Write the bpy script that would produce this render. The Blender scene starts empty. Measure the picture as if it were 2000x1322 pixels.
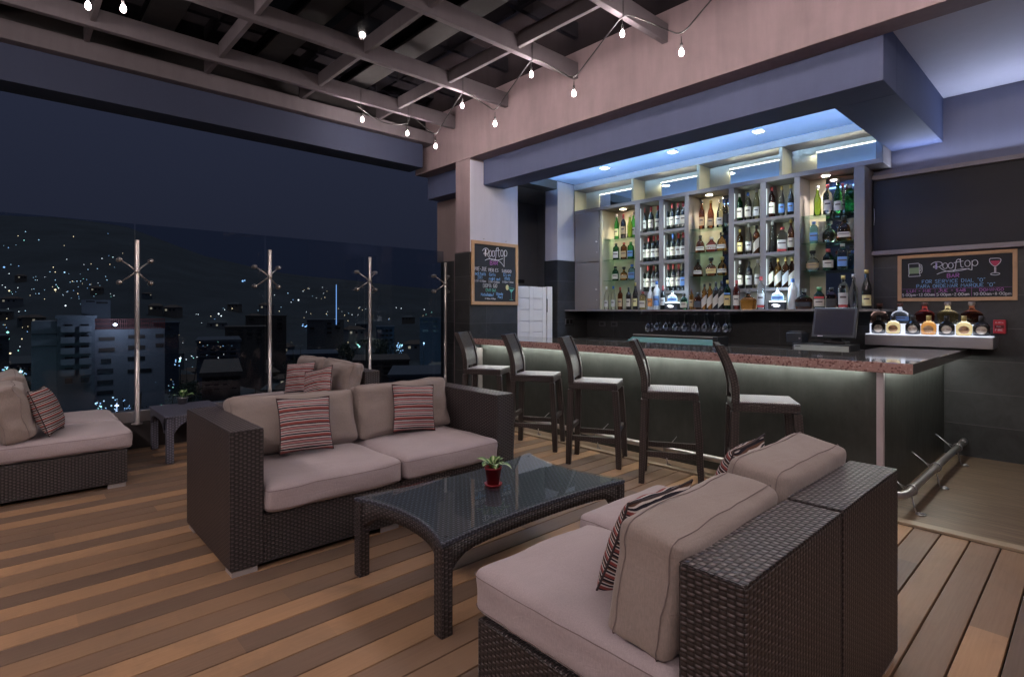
import bpy, math, random, colorsys
from mathutils import Vector, Matrix, noise
random.seed(7)
C = bpy.context.scene.collection
PI = math.pi
EYE = 1.42
R_ = math.radians
# ------------------------------------------------------------------ helpers
def link(o): C.objects.link(o); return o
def tag(o, label=None, cat=None, group=None, kind=None):
    if label: o['label'] = label
    if cat: o['category'] = cat
    if group: o['group'] = group
    if kind: o['kind'] = kind
    return o
def thing(name, label, cat, loc=(0, 0, 0), rz=0.0, group=None):
    o = link(bpy.data.objects.new(name, None)); o.location = loc; o.rotation_euler = (0, 0, rz)
    o.empty_display_size = .1
    return tag(o, label, cat, group)
class MB:
    def __init__(s): s.v = []; s.f = []; s.uv = []; s.m = []; s.sm = []
    def face(s, idx, uv=None, mat=0, smooth=False):
        s.f.append(tuple(idx)); s.uv.append(uv or [(0, 0)] * len(idx)); s.m.append(mat); s.sm.append(smooth)
    def quad(s, pts, uv=None, mat=0):
        b = len(s.v); s.v += [Vector(p) for p in pts]; s.face(range(b, b + len(pts)), uv, mat)
    def box(s, x0, x1, y0, y1, z0, z1, M=None, mat=0):
        b = len(s.v)
        P = [Vector((x, y, z)) for z in (z0, z1) for y in (y0, y1) for x in (x0, x1)]
        for q, ax in (((0, 2, 3, 1), 2), ((4, 5, 7, 6), 2), ((0, 1, 5, 4), 1), ((2, 6, 7, 3), 1), ((0, 4, 6, 2), 0), ((1, 3, 7, 5), 0)):
            uv = [((P[i].y, P[i].z) if ax == 0 else (P[i].x, P[i].z) if ax == 1 else (P[i].x, P[i].y)) for i in q]
            s.face([b + i for i in q], uv, mat)
        s.v += [(M @ p if M else p) for p in P]
        return s
    def tube(s, pts, r, n=8, mat=0, closed=False, smooth=True, r1=None, caps=True):
        pts = [Vector(p) for p in pts]; N = len(pts); b = len(s.v); up = Vector((0, 0, 1)); L = 0; prev = None
        for i, p in enumerate(pts):
            a = pts[i - 1] if (i > 0 or closed) else p; c = pts[(i + 1) % N] if (i < N - 1 or closed) else p
            t = (c - a).normalized()
            if prev is None:
                u = t.cross(up)
                if u.length < 1e-3: u = t.cross(Vector((1, 0, 0)))
                u.normalize()
            else:
                u = prev - t * prev.dot(t)
                u.normalize()
            prev = u; w = t.cross(u)
            rr = r if r1 is None else r + (r1 - r) * i / max(1, N - 1)
            for k in range(n):
                an = 2 * PI * k / n; s.v.append(p + (u * math.cos(an) + w * math.sin(an)) * rr)
        for i in range(N if closed else N - 1):
            j = (i + 1) % N
            for k in range(n):
                k2 = (k + 1) % n
                s.face([b + i * n + k, b + i * n + k2, b + j * n + k2, b + j * n + k],
                       [(k / n * .1, i * .05), ((k + 1) / n * .1, i * .05), ((k + 1) / n * .1, (i + 1) * .05), (k / n * .1, (i + 1) * .05)], mat, smooth)
        if not closed and caps:
            s.face([b + k for k in range(n)][::-1], None, mat); s.face([b + (N - 1) * n + k for k in range(n)], None, mat)
        return s
    def lathe(s, prof, n=20, c=(0, 0, 0), sx=1, sy=1, sq=2.0, mat=0, smooth=True, a0=0, a1=2 * PI, M=None):
        c = Vector(c); b = len(s.v); full = abs(a1 - a0 - 2 * PI) < 1e-6; nn = n if full else n + 1
        for (r, z) in prof:
            for k in range(nn):
                an = a0 + (a1 - a0) * k / n; co, si = math.cos(an), math.sin(an)
                e = 2.0 / sq; X = math.copysign(abs(co) ** e, co); Y = math.copysign(abs(si) ** e, si)
                p = Vector((X * r * sx, Y * r * sy, z)) + c
                s.v.append(M @ p if M else p)
        for i in range(len(prof) - 1):
            for k in range(n):
                k2 = (k + 1) % nn
                s.face([b + i * nn + k, b + i * nn + k2, b + (i + 1) * nn + k2, b + (i + 1) * nn + k],
                       [(k / n, prof[i][1]), ((k + 1) / n, prof[i][1]), ((k + 1) / n, prof[i + 1][1]), (k / n, prof[i + 1][1])], mat, smooth)
        if full:
            if prof[0][0] > 1e-4: s.face([b + k for k in range(n)][::-1], None, mat)
            if prof[-1][0] > 1e-4: s.face([b + (len(prof) - 1) * nn + k for k in range(n)], None, mat)
        return s
    def retop(s, idx):
        for i in idx: s.m[i] = 1
        return s
    def prism(s, poly, z0, z1, mat=0, M=None):
        b = len(s.v); n = len(poly)
        for z in (z0, z1):
            for x, y in poly:
                p = Vector((x, y, z)); s.v.append(M @ p if M else p)
        s.face([b + i for i in range(n)][::-1], [tuple(p) for p in poly][::-1], mat)
        s.face([b + n + i for i in range(n)], [tuple(p) for p in poly], mat)
        L = 0
        for i in range(n):
            j = (i + 1) % n; d = math.dist(poly[i], poly[j])
            s.face([b + i, b + j, b + n + j, b + n + i], [(L, z0), (L + d, z0), (L + d, z1), (L, z1)], mat); L += d
        return s
    def mesh(s, name):
        me = bpy.data.meshes.new(name); me.from_pydata([tuple(v) for v in s.v], [], s.f)
        ul = me.uv_layers.new(name='UVMap'); k = 0
        for fi, f in enumerate(s.f):
            for j in range(len(f)): ul.data[k].uv = s.uv[fi][j]; k += 1
        for p, m, sm in zip(me.polygons, s.m, s.sm): p.material_index = m; p.use_smooth = sm
        me.validate(); return me
    def build(s, name, mat, parent=None, bevel=0, world=False, seg=2, base=None, flip=False):
        """world: geometry is in world coordinates; moved under its parent (or onto its own base)."""
        if world and parent is not None:
            off = parent.matrix_world.translation if parent.parent else Vector(parent.location)
            if parent.parent: off = Vector(parent.location) + Vector(parent.parent.location)
            s.v = [v - off for v in s.v]
        elif base is not None:
            s.v = [v - Vector(base) for v in s.v]
        me = s.mesh(name)
        for m in (mat if isinstance(mat, (list, tuple)) else [mat]): me.materials.append(m)
        o = link(bpy.data.objects.new(name, me)); o.parent = parent
        if base is not None and not (world and parent is not None): o.location = base
        if bevel:
            b = o.modifiers.new('Bevel', 'BEVEL'); b.width = bevel; b.segments = seg; b.limit_method = 'ANGLE'; b.angle_limit = R_(40); b.harden_normals = False
        return o
def bx(*a): return MB().box(*a)
def struct(name, mb, mat, bevel=0, kind='structure'):
    o = mb.build(name, mat, bevel=bevel); o['kind'] = kind; return o
def solo(name, mb, mat, label, cat, base, bevel=0, group=None):
    return tag(mb.build(name, mat, base=base, bevel=bevel), label, cat, group)
def copy_tree(o, parent=None):
    c = link(o.copy()); c.parent = parent
    for ch in list(o.children): copy_tree(ch, c)
    return c
# ------------------------------------------------------------------ materials
class NT:
    def __init__(s, name):
        s.mat = bpy.data.materials.new(name); s.mat.use_nodes = True; s.t = s.mat.node_tree
        s.b = s.t.nodes['Principled BSDF']; s.out = s.t.nodes['Material Output']
    def n(s, typ, **kw):
        nd = s.t.nodes.new(typ)
        for k, v in kw.items(): setattr(nd, k, v)
        return nd
    def set(s, nd, **kw):
        for k, v in kw.items():
            k = k.replace('_', ' ')
            s.inp(nd, k, v)
        return nd
    def inp(s, nd, k, v):
        i = nd.inputs[k]
        if isinstance(v, bpy.types.NodeSocket): s.t.links.new(v, i)
        else: i.default_value = v
    def math(s, op, a, b=None, c=None, clamp=False):
        nd = s.n('ShaderNodeMath', operation=op, use_clamp=clamp); s.inp(nd, 0, a)
        if b is not None: s.inp(nd, 1, b)
        if c is not None: s.inp(nd, 2, c)
        return nd.outputs[0]
    def coord(s, kind='Object'): return s.n('ShaderNodeTexCoord').outputs[kind]
    def mapping(s, vec, scale=(1, 1, 1), rot=(0, 0, 0), loc=(0, 0, 0)):
        nd = s.n('ShaderNodeMapping'); s.inp(nd, 'Vector', vec); s.inp(nd, 'Scale', scale); s.inp(nd, 'Rotation', rot); s.inp(nd, 'Location', loc); return nd.outputs[0]
    def noise(s, vec, scale=5, detail=4, rough=.6, out='Fac', dist=0):
        nd = s.n('ShaderNodeTexNoise'); s.inp(nd, 'Vector', vec); s.inp(nd, 'Scale', scale); s.inp(nd, 'Detail', detail); s.inp(nd, 'Roughness', rough); s.inp(nd, 'Distortion', dist)
        return nd.outputs[out]
    def ramp(s, fac, stops, interp='LINEAR'):
        nd = s.n('ShaderNodeValToRGB'); cr = nd.color_ramp; cr.interpolation = interp; s.inp(nd, 'Fac', fac)
        while len(cr.elements) < len(stops): cr.elements.new(.5)
        for e, (p, c) in zip(cr.elements, stops): e.position = p; e.color = (*c[:3], 1) if len(c) == 3 else c
        return nd.outputs[0]
    def mix(s, fac, a, b, typ='MIX'):
        nd = s.n('ShaderNodeMix', data_type='RGBA', blend_type=typ); s.inp(nd, 0, fac)
        for k, v in ((6, a), (7, b)): s.inp(nd, k, (*v, 1) if isinstance(v, tuple) and len(v) == 3 else v)
        return nd.outputs[2]
    def bump(s, h, strength=.3, dist=.01, normal=None):
        nd = s.n('ShaderNodeBump'); s.inp(nd, 'Height', h); s.inp(nd, 'Strength', strength); s.inp(nd, 'Distance', dist)
        if normal is not None: s.inp(nd, 'Normal', normal)
        return nd.outputs[0]
    def P(s, **kw):
        for k, v in kw.items():
            k = {'col': 'Base Color', 'rough': 'Roughness', 'metal': 'Metallic', 'spec': 'Specular IOR Level', 'trans': 'Transmission Weight', 'ior': 'IOR',
                 'emis': 'Emission Color', 'es': 'Emission Strength', 'nrm': 'Normal', 'alpha': 'Alpha', 'coat': 'Coat Weight', 'sheen': 'Sheen Weight', 'coatr': 'Coat Roughness', 'aniso': 'Anisotropic'}[k]
            if isinstance(v, tuple) and len(v) == 3: v = (*v, 1)
            s.inp(s.b, k, v)
        return s.mat
_mc = {}
def plain(name, col, rough=.5, metal=0, spec=.5, var=.12, scale=6, bump=0, **kw):
    if name in _mc: return _mc[name]
    t = NT(name); co = t.coord()
    n = t.noise(co, scale, 5, .6)
    c = t.mix(n, tuple(x * (1 - var) for x in col), tuple(min(1, x * (1 + var)) for x in col))
    r = t.math('ADD', t.math('MULTIPLY', t.noise(co, scale * 2.3, 3), .16), max(0, rough - .08))
    if bump: t.P(nrm=t.bump(t.noise(co, scale * 12, 4), bump, .004))
    _mc[name] = t.P(col=c, rough=r, metal=metal, spec=spec, **kw); return _mc[name]
def emit(name, col, strength):
    if name in _mc: return _mc[name]
    t = NT(name); _mc[name] = t.P(col=(.8, .8, .8), emis=col, es=strength, rough=.4); return _mc[name]
def weave(name, base, hi, su=.020, sv=.0105, rough=.42, bump=1.0, gap=.25):
    t = NT(name); uv = t.n('ShaderNodeUVMap').outputs[0]; sp = t.n('ShaderNodeSeparateXYZ'); t.inp(sp, 0, uv)
    U = t.math('DIVIDE', sp.outputs[0], su); V = t.math('DIVIDE', sp.outputs[1], sv)
    fu = t.math('FRACT', U); fv = t.math('FRACT', V)
    par = t.math('PINGPONG', t.math('ADD', t.math('FLOOR', U), t.math('FLOOR', V)), 1.0)
    su_ = t.math('SINE', t.math('MULTIPLY', fu, PI)); sv_ = t.math('SINE', t.math('MULTIPLY', fv, PI))
    h1 = t.math('MULTIPLY', t.math('POWER', sv_, .55), t.math('MULTIPLY_ADD', su_, .62, .38))
    h2 = t.math('MULTIPLY', t.math('MULTIPLY', t.math('POWER', su_, .5), t.math('MULTIPLY_ADD', sv_, .5, .5)), .55)
    h = t.math('ADD', t.math('MULTIPLY', h1, par), t.math('MULTIPLY', h2, t.math('SUBTRACT', 1.0, par)))
    nz = t.noise(t.mapping(uv, (30, 90, 1)), 3, 2)
    h = t.math('ADD', h, t.math('MULTIPLY', nz, .12))
    c = t.ramp(h, [(0.12, tuple(x * gap for x in base)), (.5, base), (1.0, hi)])  # crevice shade and strand highlights are put into the colour
    return t.P(col=c, rough=rough, nrm=t.bump(h, bump, .0035), spec=.55)
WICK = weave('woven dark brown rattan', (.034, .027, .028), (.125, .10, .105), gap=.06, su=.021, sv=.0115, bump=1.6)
WICKT = weave('rattan top with painted highlights', (.036, .028, .030), (.30, .26, .27), su=.019, sv=.019, rough=.28, gap=.05, bump=1.6)  # same rattan for top faces, their bright highlights painted in
WICKB = weave('table rattan with painted sky tint', (.05, .055, .08), (.16, .17, .23), su=.020, sv=.015)  # tabletop weave tinted blue to stand in for the sky's reflection
WICKS = weave('stool rattan', (.035, .025, .024), (.085, .062, .06), su=.02, sv=.010, rough=.4)
SEATW = weave('woven stool seat with painted sheen', (.20, .18, .19), (.46, .42, .45), su=.014, sv=.014, rough=.45, gap=.5)  # seat colour lightened to stand in for the sheen of light
PLAST = weave('grey plastic weave', (.09, .09, .125), (.22, .22, .29), su=.022, sv=.012, rough=.4)
def fabric(name, col):
    t = NT(name); co = t.coord(); uv = t.n('ShaderNodeTexCoord').outputs['Object']
    n1 = t.noise(co, 3.5, 5, .65, dist=.6); n2 = t.noise(t.mapping(co, (1, 1, .25)), 260, 2); n3 = t.noise(t.mapping(co, (1, 3, 5)), 4, 3, dist=1.2)
    c = t.mix(n1, tuple(x * .86 for x in col), tuple(min(1, x * 1.12) for x in col)); c = t.mix(.10, c, t.ramp(n2, [(.3, (.02, .02, .02)), (.7, (.9, .85, .85))]), 'OVERLAY')
    nb = t.bump(n3, .22, .02); return t.P(col=c, rough=.92, spec=.18, sheen=.25, nrm=t.bump(n2, .25, .002, nb))
SEATF = fabric('mauve taupe seat fabric', (.47, .40, .42)); BACKF = fabric('taupe back fabric', (.33, .275, .255))
PIPE = plain('seam cord', (.24, .19, .19), .9)
def stripes(name, cols, period=.085):
    t = NT(name); uv = t.n('ShaderNodeUVMap').outputs[0]; sp = t.n('ShaderNodeSeparateXYZ'); t.inp(sp, 0, uv)
    wob = t.math('MULTIPLY', t.noise(uv, 9, 2), .006)
    f = t.math('FRACT', t.math('DIVIDE', t.math('ADD', sp.outputs[1], wob), period))
    k = len(cols); tot = sum(w for w, _ in cols); p = 0; st = []
    for w, c in cols: st.append((p / tot, c)); p += w
    c = t.ramp(f, st, 'CONSTANT'); n2 = t.noise(uv, 900, 2)
    return t.P(col=t.mix(.25, c, t.ramp(n2, [(.3, (.25, .25, .25)), (.7, (.8, .8, .8))]), 'OVERLAY'), rough=.9, spec=.15, nrm=t.bump(n2, .3, .002))
Rd, Bk, Wt, Pk, Br = (.30, .085, .08), (.022, .02, .03), (.62, .56, .55), (.42, .20, .205), (.13, .07, .05)
STR1 = stripes('red black and cream striped cloth', [(3, Rd), (.8, Wt), (1.6, Bk), (.8, Wt), (1.2, Pk), (.7, Bk), (1.3, Wt), (.8, Bk), (2.4, Pk), (.8, Bk), (1.3, Wt), (1.3, Bk)], .088)
STR2 = stripes('rust black and cream narrow stripes', [(2, Rd), (.9, Wt), (1.2, Bk), (.8, Wt), (1.0, Br), (1.2, Bk), (.8, Wt), (.9, Bk)], .05)
def wall_paint(name, col, var=.1, rough=.7, bump=.15):
    t = NT(name); co = t.coord(); a = t.noise(co, 1.3, 6, .62, dist=.4); b = t.noise(t.mapping(co, (6, 6, .7)), 2.2, 4)
    f = t.math('ADD', t.math('MULTIPLY', a, .65), t.math('MULTIPLY', b, .35))
    c = t.ramp(f, [(.3, tuple(x * (1 - var) for x in col)), (.7, tuple(x * (1 + var) for x in col))])
    return t.P(col=c, rough=rough, spec=.3, nrm=t.bump(t.noise(co, 35, 5), bump, .003))
def tiles(name, axes='xz', w=.62, h=.313, col=(.032, .033, .034), off=(0, 0)):
    t = NT(name); co = t.coord(); sp = t.n('ShaderNodeSeparateXYZ'); t.inp(sp, 0, co)
    u = t.math('DIVIDE', t.math('ADD', sp.outputs['XYZ'.index(axes[0].upper())], off[0]), w); v = t.math('DIVIDE', t.math('ADD', sp.outputs[2], off[1]), h)
    def line(x, g): return t.math('LESS_THAN', t.math('PINGPONG', x, .5), g)
    j = t.math('MAXIMUM', line(u, .0016 / w), line(v, .0022 / h))
    cell = t.n('ShaderNodeCombineXYZ'); t.inp(cell, 0, t.math('FLOOR', u)); t.inp(cell, 1, t.math('FLOOR', v))
    wn = t.n('ShaderNodeTexWhiteNoise'); t.inp(wn, 'Vector', cell.outputs[0])
    cl = t.noise(co, 5, 6, .7, dist=.8)
    f = t.math('ADD', t.math('MULTIPLY', cl, .8), t.math('MULTIPLY', wn.outputs[0], .25))
    c = t.ramp(f, [(.3, tuple(x * .6 for x in col)), (.8, tuple(x * 1.8 for x in col))])
    c = t.mix(j, c, (.10, .10, .10))
    return t.P(col=c, rough=t.math('ADD', t.math('MULTIPLY', cl, .25), .32), nrm=t.bump(t.math('SUBTRACT', t.math('MULTIPLY', cl, .3), j), .35, .003), spec=.5)
def metal(name, col=(.6, .58, .58), rough=.25):
    t = NT(name); n = t.noise(t.mapping(t.coord(), (40, 40, 2)), 4, 3)
    return t.P(col=col, metal=1, rough=t.math('ADD', t.math('MULTIPLY', n, .14), rough - .07))
STEEL = NT('brushed steel').P(col=(.62, .57, .55), metal=.85, rough=.3); STEEL2 = metal('satin steel', (.45, .44, .46), .36); FOOT = plain('aluminium foot', (.52, .48, .47), .4, .25, var=.05)
PINK = wall_paint('pink grey plaster', (.225, .172, .182), .22); LAV = wall_paint('lavender wall paint', (.60, .61, .72)); BLUEG = wall_paint('slate blue paint with light tint', (.08, .10, .185), .08)  # soffit paint made bluer; the blue light sits in its colour
BLUED = wall_paint('deep blue beam paint', (.032, .042, .08), .06); CEILB = wall_paint('bar ceiling paint with blue light tint', (.45, .58, .80), .05); CEILW = wall_paint('pale ceiling paint', (.50, .50, .58), .05)  # bar ceiling: blue of the light put into the paint colour
GREYW = wall_paint('grey blue wall paint', (.20, .21, .29), .07); GREENG = wall_paint('grey beam underside', (.24, .24, .22))
RAFT = wall_paint('mauve grey beam paint', (.112, .099, .11), .18); TILEX = tiles('black slate tile', 'xz', 1.24, .313, off=(.2, 0)); TILEY = tiles('black slate tile side', 'yz', .84, .313, off=(.12, 0))
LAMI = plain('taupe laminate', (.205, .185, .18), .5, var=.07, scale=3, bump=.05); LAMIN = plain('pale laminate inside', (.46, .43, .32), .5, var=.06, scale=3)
WHITEP = plain('white door paint', (.78, .79, .86), .5, var=.05, bump=.1)
DARK = plain('black plastic', (.016, .016, .018), .38); DARKB = plain('dark blue grey plastic', (.03, .037, .045), .35)
BLACKW = plain('dark room wall', (.025, .024, .027), .8); DIMW = plain('unlit kitchen wall', (.30, .31, .33), .8)
PINE = plain('pale pine', (.55, .34, .19), .55, var=.2, scale=14); SLATE = plain('chalkboard black', (.018, .019, .022), .75, var=.5, scale=4)
CH_W = plain('white chalk', (.85, .84, .92), .9); CH_P = plain('purple chalk', (.68, .22, .70), .9); CH_B = plain('blue chalk', (.28, .55, 1.0), .9); CH_G = plain('green chalk', (.30, .42, .25), .9)
CH_R = plain('red chalk', (.55, .07, .14), .9); CH_T = plain('mint chalk', (.16, .55, .42), .9); CH_Y = plain('yellow chalk', (.70, .66, .36), .9); CH_L = plain('lilac chalk', (.5, .45, .75), .9)
MIRR = NT('mirror').P(col=(.62, .66, .68), metal=1, rough=.03)
def glass(name, col, rough=.03, ior=1.45): return NT(name).P(col=col, trans=1, rough=rough, ior=ior, spec=.5)
def pane(name, tint, refl=1.0):
    t = NT(name); t.t.nodes.remove(t.b); tr = t.n('ShaderNodeBsdfTransparent'); t.inp(tr, 0, (*tint, 1)); gl = t.n('ShaderNodeBsdfGlossy'); t.inp(gl, 'Roughness', .01); t.inp(gl, 0, (refl, refl, refl, 1))
    fr = t.n('ShaderNodeFresnel'); t.inp(fr, 0, 1.45); mx = t.n('ShaderNodeMixShader'); ge = t.n('ShaderNodeNewGeometry'); t.inp(mx, 0, t.math('MULTIPLY', fr.outputs[0], t.math('SUBTRACT', 1.0, ge.outputs['Backfacing']))); t.inp(mx, 1, tr.outputs[0]); t.inp(mx, 2, gl.outputs[0]); t.t.links.new(mx.outputs[0], t.out.inputs[0]); return t.mat
FENCEG = pane('tinted balustrade glass', (.69, .75, .81)); TABG = pane('table glass', (.86, .90, .90)); SHELFG = pane('green shelf glass', (.70, .86, .80)); COOLG = pane('cooler glass', (.45, .75, .70))
CLEARG = glass('clear bottle glass', (.97, .99, .99))
# ------------------------------------------------------------------ camera, world
cam = bpy.data.cameras.new('camera'); co = link(bpy.data.objects.new('camera', cam)); bpy.context.scene.camera = co
co.location = (0, 0, EYE); co.rotation_euler = (PI / 2, 0, R_(47.25)); cam.lens = 1070 / 2000 * 36; cam.sensor_width = 36; cam.shift_y = -(661 - 607) / 2000; cam.clip_end = 9000; cam.clip_start = .05
w = bpy.data.worlds.new('World'); bpy.context.scene.world = w; w.use_nodes = True; nt = w.node_tree; bg = nt.nodes['Background']
tc = nt.nodes.new('ShaderNodeTexCoord'); sp = nt.nodes.new('ShaderNodeSeparateXYZ'); nt.links.new(tc.outputs['Generated'], sp.inputs[0])
rp = nt.nodes.new('ShaderNodeValToRGB'); nt.links.new(sp.outputs[2], rp.inputs[0]); cr = rp.color_ramp
for e, (p, c) in zip([cr.elements[0], cr.elements[1], cr.elements.new(.3), cr.elements.new(.6)], ((0, (.012, .015, .028, 1)), (.14, (.0145, .0195, .040, 1)), (.32, (.0195, .0235, .045, 1)), (.75, (.012, .016, .034, 1)))): e.position = p; e.color = c
nt.links.new(rp.outputs[0], bg.inputs[0]); bg.inputs[1].default_value = .50
sc = bpy.context.scene; sc.render.engine = 'CYCLES'; cy = sc.cycles
cy.use_denoising = True; cy.max_bounces = 9; cy.diffuse_bounces = 3; cy.glossy_bounces = 4; cy.transmission_bounces = 8; cy.transparent_max_bounces = 16; cy.caustics_reflective = False; cy.caustics_refractive = False; cy.sample_clamp_indirect = 4; cy.sample_clamp_direct = 30
sc.view_settings.view_transform = 'Standard'; sc.view_settings.look = 'None'; sc.view_settings.exposure = 0.95
def lamp(kind, loc, energy, col, parent=None, size=.05, rot=(0, 0, 0), spot=100, blend=.6, sx=None, sy=None, spread=None):
    l = bpy.data.lights.new('lamp_light', kind); l.energy = energy; l.color = col
    if kind == 'AREA':
        l.shape = 'RECTANGLE' if sx else 'DISK'
        l.size = sx or size
        if sx: l.size_y = sy
        if spread: l.spread = R_(spread)
    else: l.shadow_soft_size = size
    if kind == 'SPOT': l.spot_size = R_(spot); l.spot_blend = blend
    o = link(bpy.data.objects.new('lamp_light', l)); o.rotation_euler = rot
    o.location = Vector(loc) - (Vector(parent.location) if parent else Vector((0, 0, 0))); o.parent = parent; return o
# ================================================================== SETTING
# deck boards running towards the bar
def deck():
    m = MB(); x = -8.0; k = 0
    while x < 3.2:
        m.box(x + .004, x + .1385, -3.2, 4.375, -.03, 0); x += .143
    t = NT('weathered deck boards'); co = t.coord(); sp = t.n('ShaderNodeSeparateXYZ'); t.inp(sp, 0, co)
    ix = t.math('FLOOR', t.math('DIVIDE', t.math('ADD', sp.outputs[0], 8.0), .143))
    w0 = t.n('ShaderNodeTexWhiteNoise', noise_dimensions='1D'); t.inp(w0, 'W', ix)
    iy = t.math('FLOOR', t.math('ADD', t.math('DIVIDE', sp.outputs[1], 2.9), t.math('MULTIPLY', w0.outputs[0], 7)))
    cv = t.n('ShaderNodeCombineXYZ'); t.inp(cv, 0, ix); t.inp(cv, 1, iy)
    w1 = t.n('ShaderNodeTexWhiteNoise', noise_dimensions='2D'); t.inp(w1, 'Vector', cv.outputs[0])
    gr = t.noise(t.mapping(co, (55, 2.2, 1)), 1.6, 6, .7); st = t.noise(t.mapping(co, (3, 1.2, 1)), 1.5, 4, .6)
    par = t.math('PINGPONG', ix, 1.0)
    f = t.math('ADD', t.math('MULTIPLY', w1.outputs[0], .62), t.math('MULTIPLY', par, .38))
    c = t.ramp(f, [(.0, (.20, .135, .10)), (.3, (.255, .165, .115)), (.5, (.32, .20, .13)), (.72, (.49, .295, .168)), (1, (.62, .365, .20))])
    c = t.mix(t.math('MULTIPLY', gr, .55), c, t.mix(1.0, c, (.42, .40, .40), 'MULTIPLY'))
    c = t.mix(t.ramp(st, [(.45, (0, 0, 0)), (.75, (.35, .35, .35))]), c, (.24, .17, .12)); sn = t.noise(co, 1.1, 6, .7, dist=1.2); c = t.mix(t.ramp(sn, [(.5, (0, 0, 0)), (.72, (.45, .45, .45))]), c, (.16, .115, .085))
    gv = t.math('FRACT', t.math('MULTIPLY', sp.outputs[0], 190)); gb = t.math('SUBTRACT', t.math('MULTIPLY', gr, 1.0), t.math('MULTIPLY', t.math('PINGPONG', gv, .5), .3))
    t.P(col=c, rough=t.math('MULTIPLY_ADD', gr, .25, .36), spec=.4, nrm=t.bump(gb, .22, .003))
    struct('deck', m, t.mat, bevel=.0025)
    struct('deck_underside', bx(-8.05, 3.25, -3.2, 4.372, -.12, -.034), BLACKW)
deck()
def tilefloor():
    t = NT('wood look floor tile'); co = t.coord(); sp = t.n('ShaderNodeSeparateXYZ'); t.inp(sp, 0, co)
    g = t.noise(t.mapping(co, (1.6, 22, 1)), 2.4, 6, .68, dist=.3); g2 = t.noise(t.mapping(co, (.6, 5, 1)), 2, 4)
    v = t.math('DIVIDE', t.math('SUBTRACT', sp.outputs[1], 4.38), .20); ix = t.math('FLOOR', v)
    u = t.math('ADD', t.math('DIVIDE', sp.outputs[0], 1.2), t.math('MULTIPLY', ix, .37))
    cv = t.n('ShaderNodeCombineXYZ'); t.inp(cv, 0, t.math('FLOOR', u)); t.inp(cv, 1, ix); w1 = t.n('ShaderNodeTexWhiteNoise', noise_dimensions='2D'); t.inp(w1, 'Vector', cv.outputs[0])
    c = t.ramp(t.math('ADD', t.math('MULTIPLY', g, .7), t.math('MULTIPLY', g2, .3)), [(.32, (.085, .056, .036)), (.5, (.18, .122, .08)), (.68, (.29, .205, .14))])
    c = t.mix(.5, c, t.mix(1.0, c, t.ramp(w1.outputs[0], [(0, (.75, .75, .75)), (1, (1, 1, 1))]), 'MULTIPLY'))
    j = t.math('LESS_THAN', t.math('PINGPONG', v, .5), .006)
    c = t.mix(j, c, (.12, .10, .08))
    t.P(col=c, rough=.42, spec=.45, nrm=t.bump(g, .1, .003)); return t.mat
TF = tilefloor()
struct('tiled_floor', bx(-9, 3.3, 4.38, 9.2, -.1, .0), TF)
struct('floor_edge_trim', bx(-7.2, 3.3, 4.376, 4.46, .001, .018), plain('floor edge tile', (.34, .27, .19), .45), bevel=.003)
# roof and overhead structure
ROOF = NT('dark glass roof').P(col=(.006, .006, .008), rough=.05, spec=.2)
struct('roof', bx(-6.9, 3.2, -3.3, 4.5, 4.20, 4.24), ROOF)
for k, x in enumerate((-6.03, -4.96, -3.85, -2.77, -1.69, -.61, .5)):
    solo('roof_rafter', bx(x - .03, x + .03, -3.2, 4.497, 3.90, 4.07), RAFT,
         ['mauve grey roof rafter nearest the balustrade beam', 'second mauve grey roof rafter in from the balustrade', 'third mauve grey roof rafter, ending above the middle of the bar front',
          'fourth mauve grey roof rafter, ending at top right beside the bulb cord', 'roof rafter above the right sofa, overhead', 'roof rafter right above the camera', 'last roof rafter over the right edge of the terrace'][k], 'roof rafter', (x, -3.2, 3.9), .004, 'parallel roof rafters')
xs = (-6.55, -6.06, -5.0, -3.88, -2.8, -1.72, -.64, .47)
for y in (-1.5, -.46, .56, 1.58, 2.6, 3.62):
    m = MB()
    for a, b in zip(xs[:-1], xs[1:]): m.box(a + .06 if a > -6.5 else a, b - .004, y - .02, y + .02, 3.945, 4.09)
    nm = {3.62: 'closest to the bar wall', 2.6: 'second from the bar wall', 1.58: 'third from the bar wall', .56: 'fourth from the bar wall', -.46: 'above the left daybed', -1.5: 'behind the left daybed'}[y]
    solo('roof_purlin', m, RAFT, 'cross bar between the roof rafters, ' + nm, 'roof purlin', (-6.5, y, 3.945), .003, 'cross bars between rafters')
# dark strips standing in for reflections of the cross bars in the roof
m = MB()
for y in (-1.0, .05, 1.07, 2.09, 3.1): m.box(-6.5, 3, y - .13, y + .13, 4.125, 4.155)
solo('roof_reflection_strip', m, plain('dark roof reflection strip', (.005, .0045, .005), .7), 'row of dark grey strips imitating reflections under the roof glass', 'roof reflection', (-6.5, 0, 4.125))
solo('roof_edge_board', bx(-6.74, -6.722, -3.2, 4.497, 3.80, 4.198), plain('dark roof edge', (.03, .027, .028), .7), 'dark board closing the roof edge above the blue beam', 'board', (-6.73, -3.2, 3.8))
solo('eave_beam', MB().box(-6.72, -6.5, -3.2, 4.497, 3.79, 3.96), RAFT, 'mauve grey eave beam running above the blue beam', 'beam', (-6.6, -3.2, 3.8), .006)
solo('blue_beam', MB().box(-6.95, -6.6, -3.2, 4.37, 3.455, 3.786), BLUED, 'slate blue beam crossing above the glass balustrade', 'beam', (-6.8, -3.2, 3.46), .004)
solo('fascia_wall', MB().box(-7.0, 3.2, 4.5, 4.72, 3.438, 4.35), PINK, 'pink grey plaster fascia wall above the bar opening', 'fascia', (-2, 4.6, 3.438), .006)
t_ = NT('smooth beam underside'); 
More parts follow.
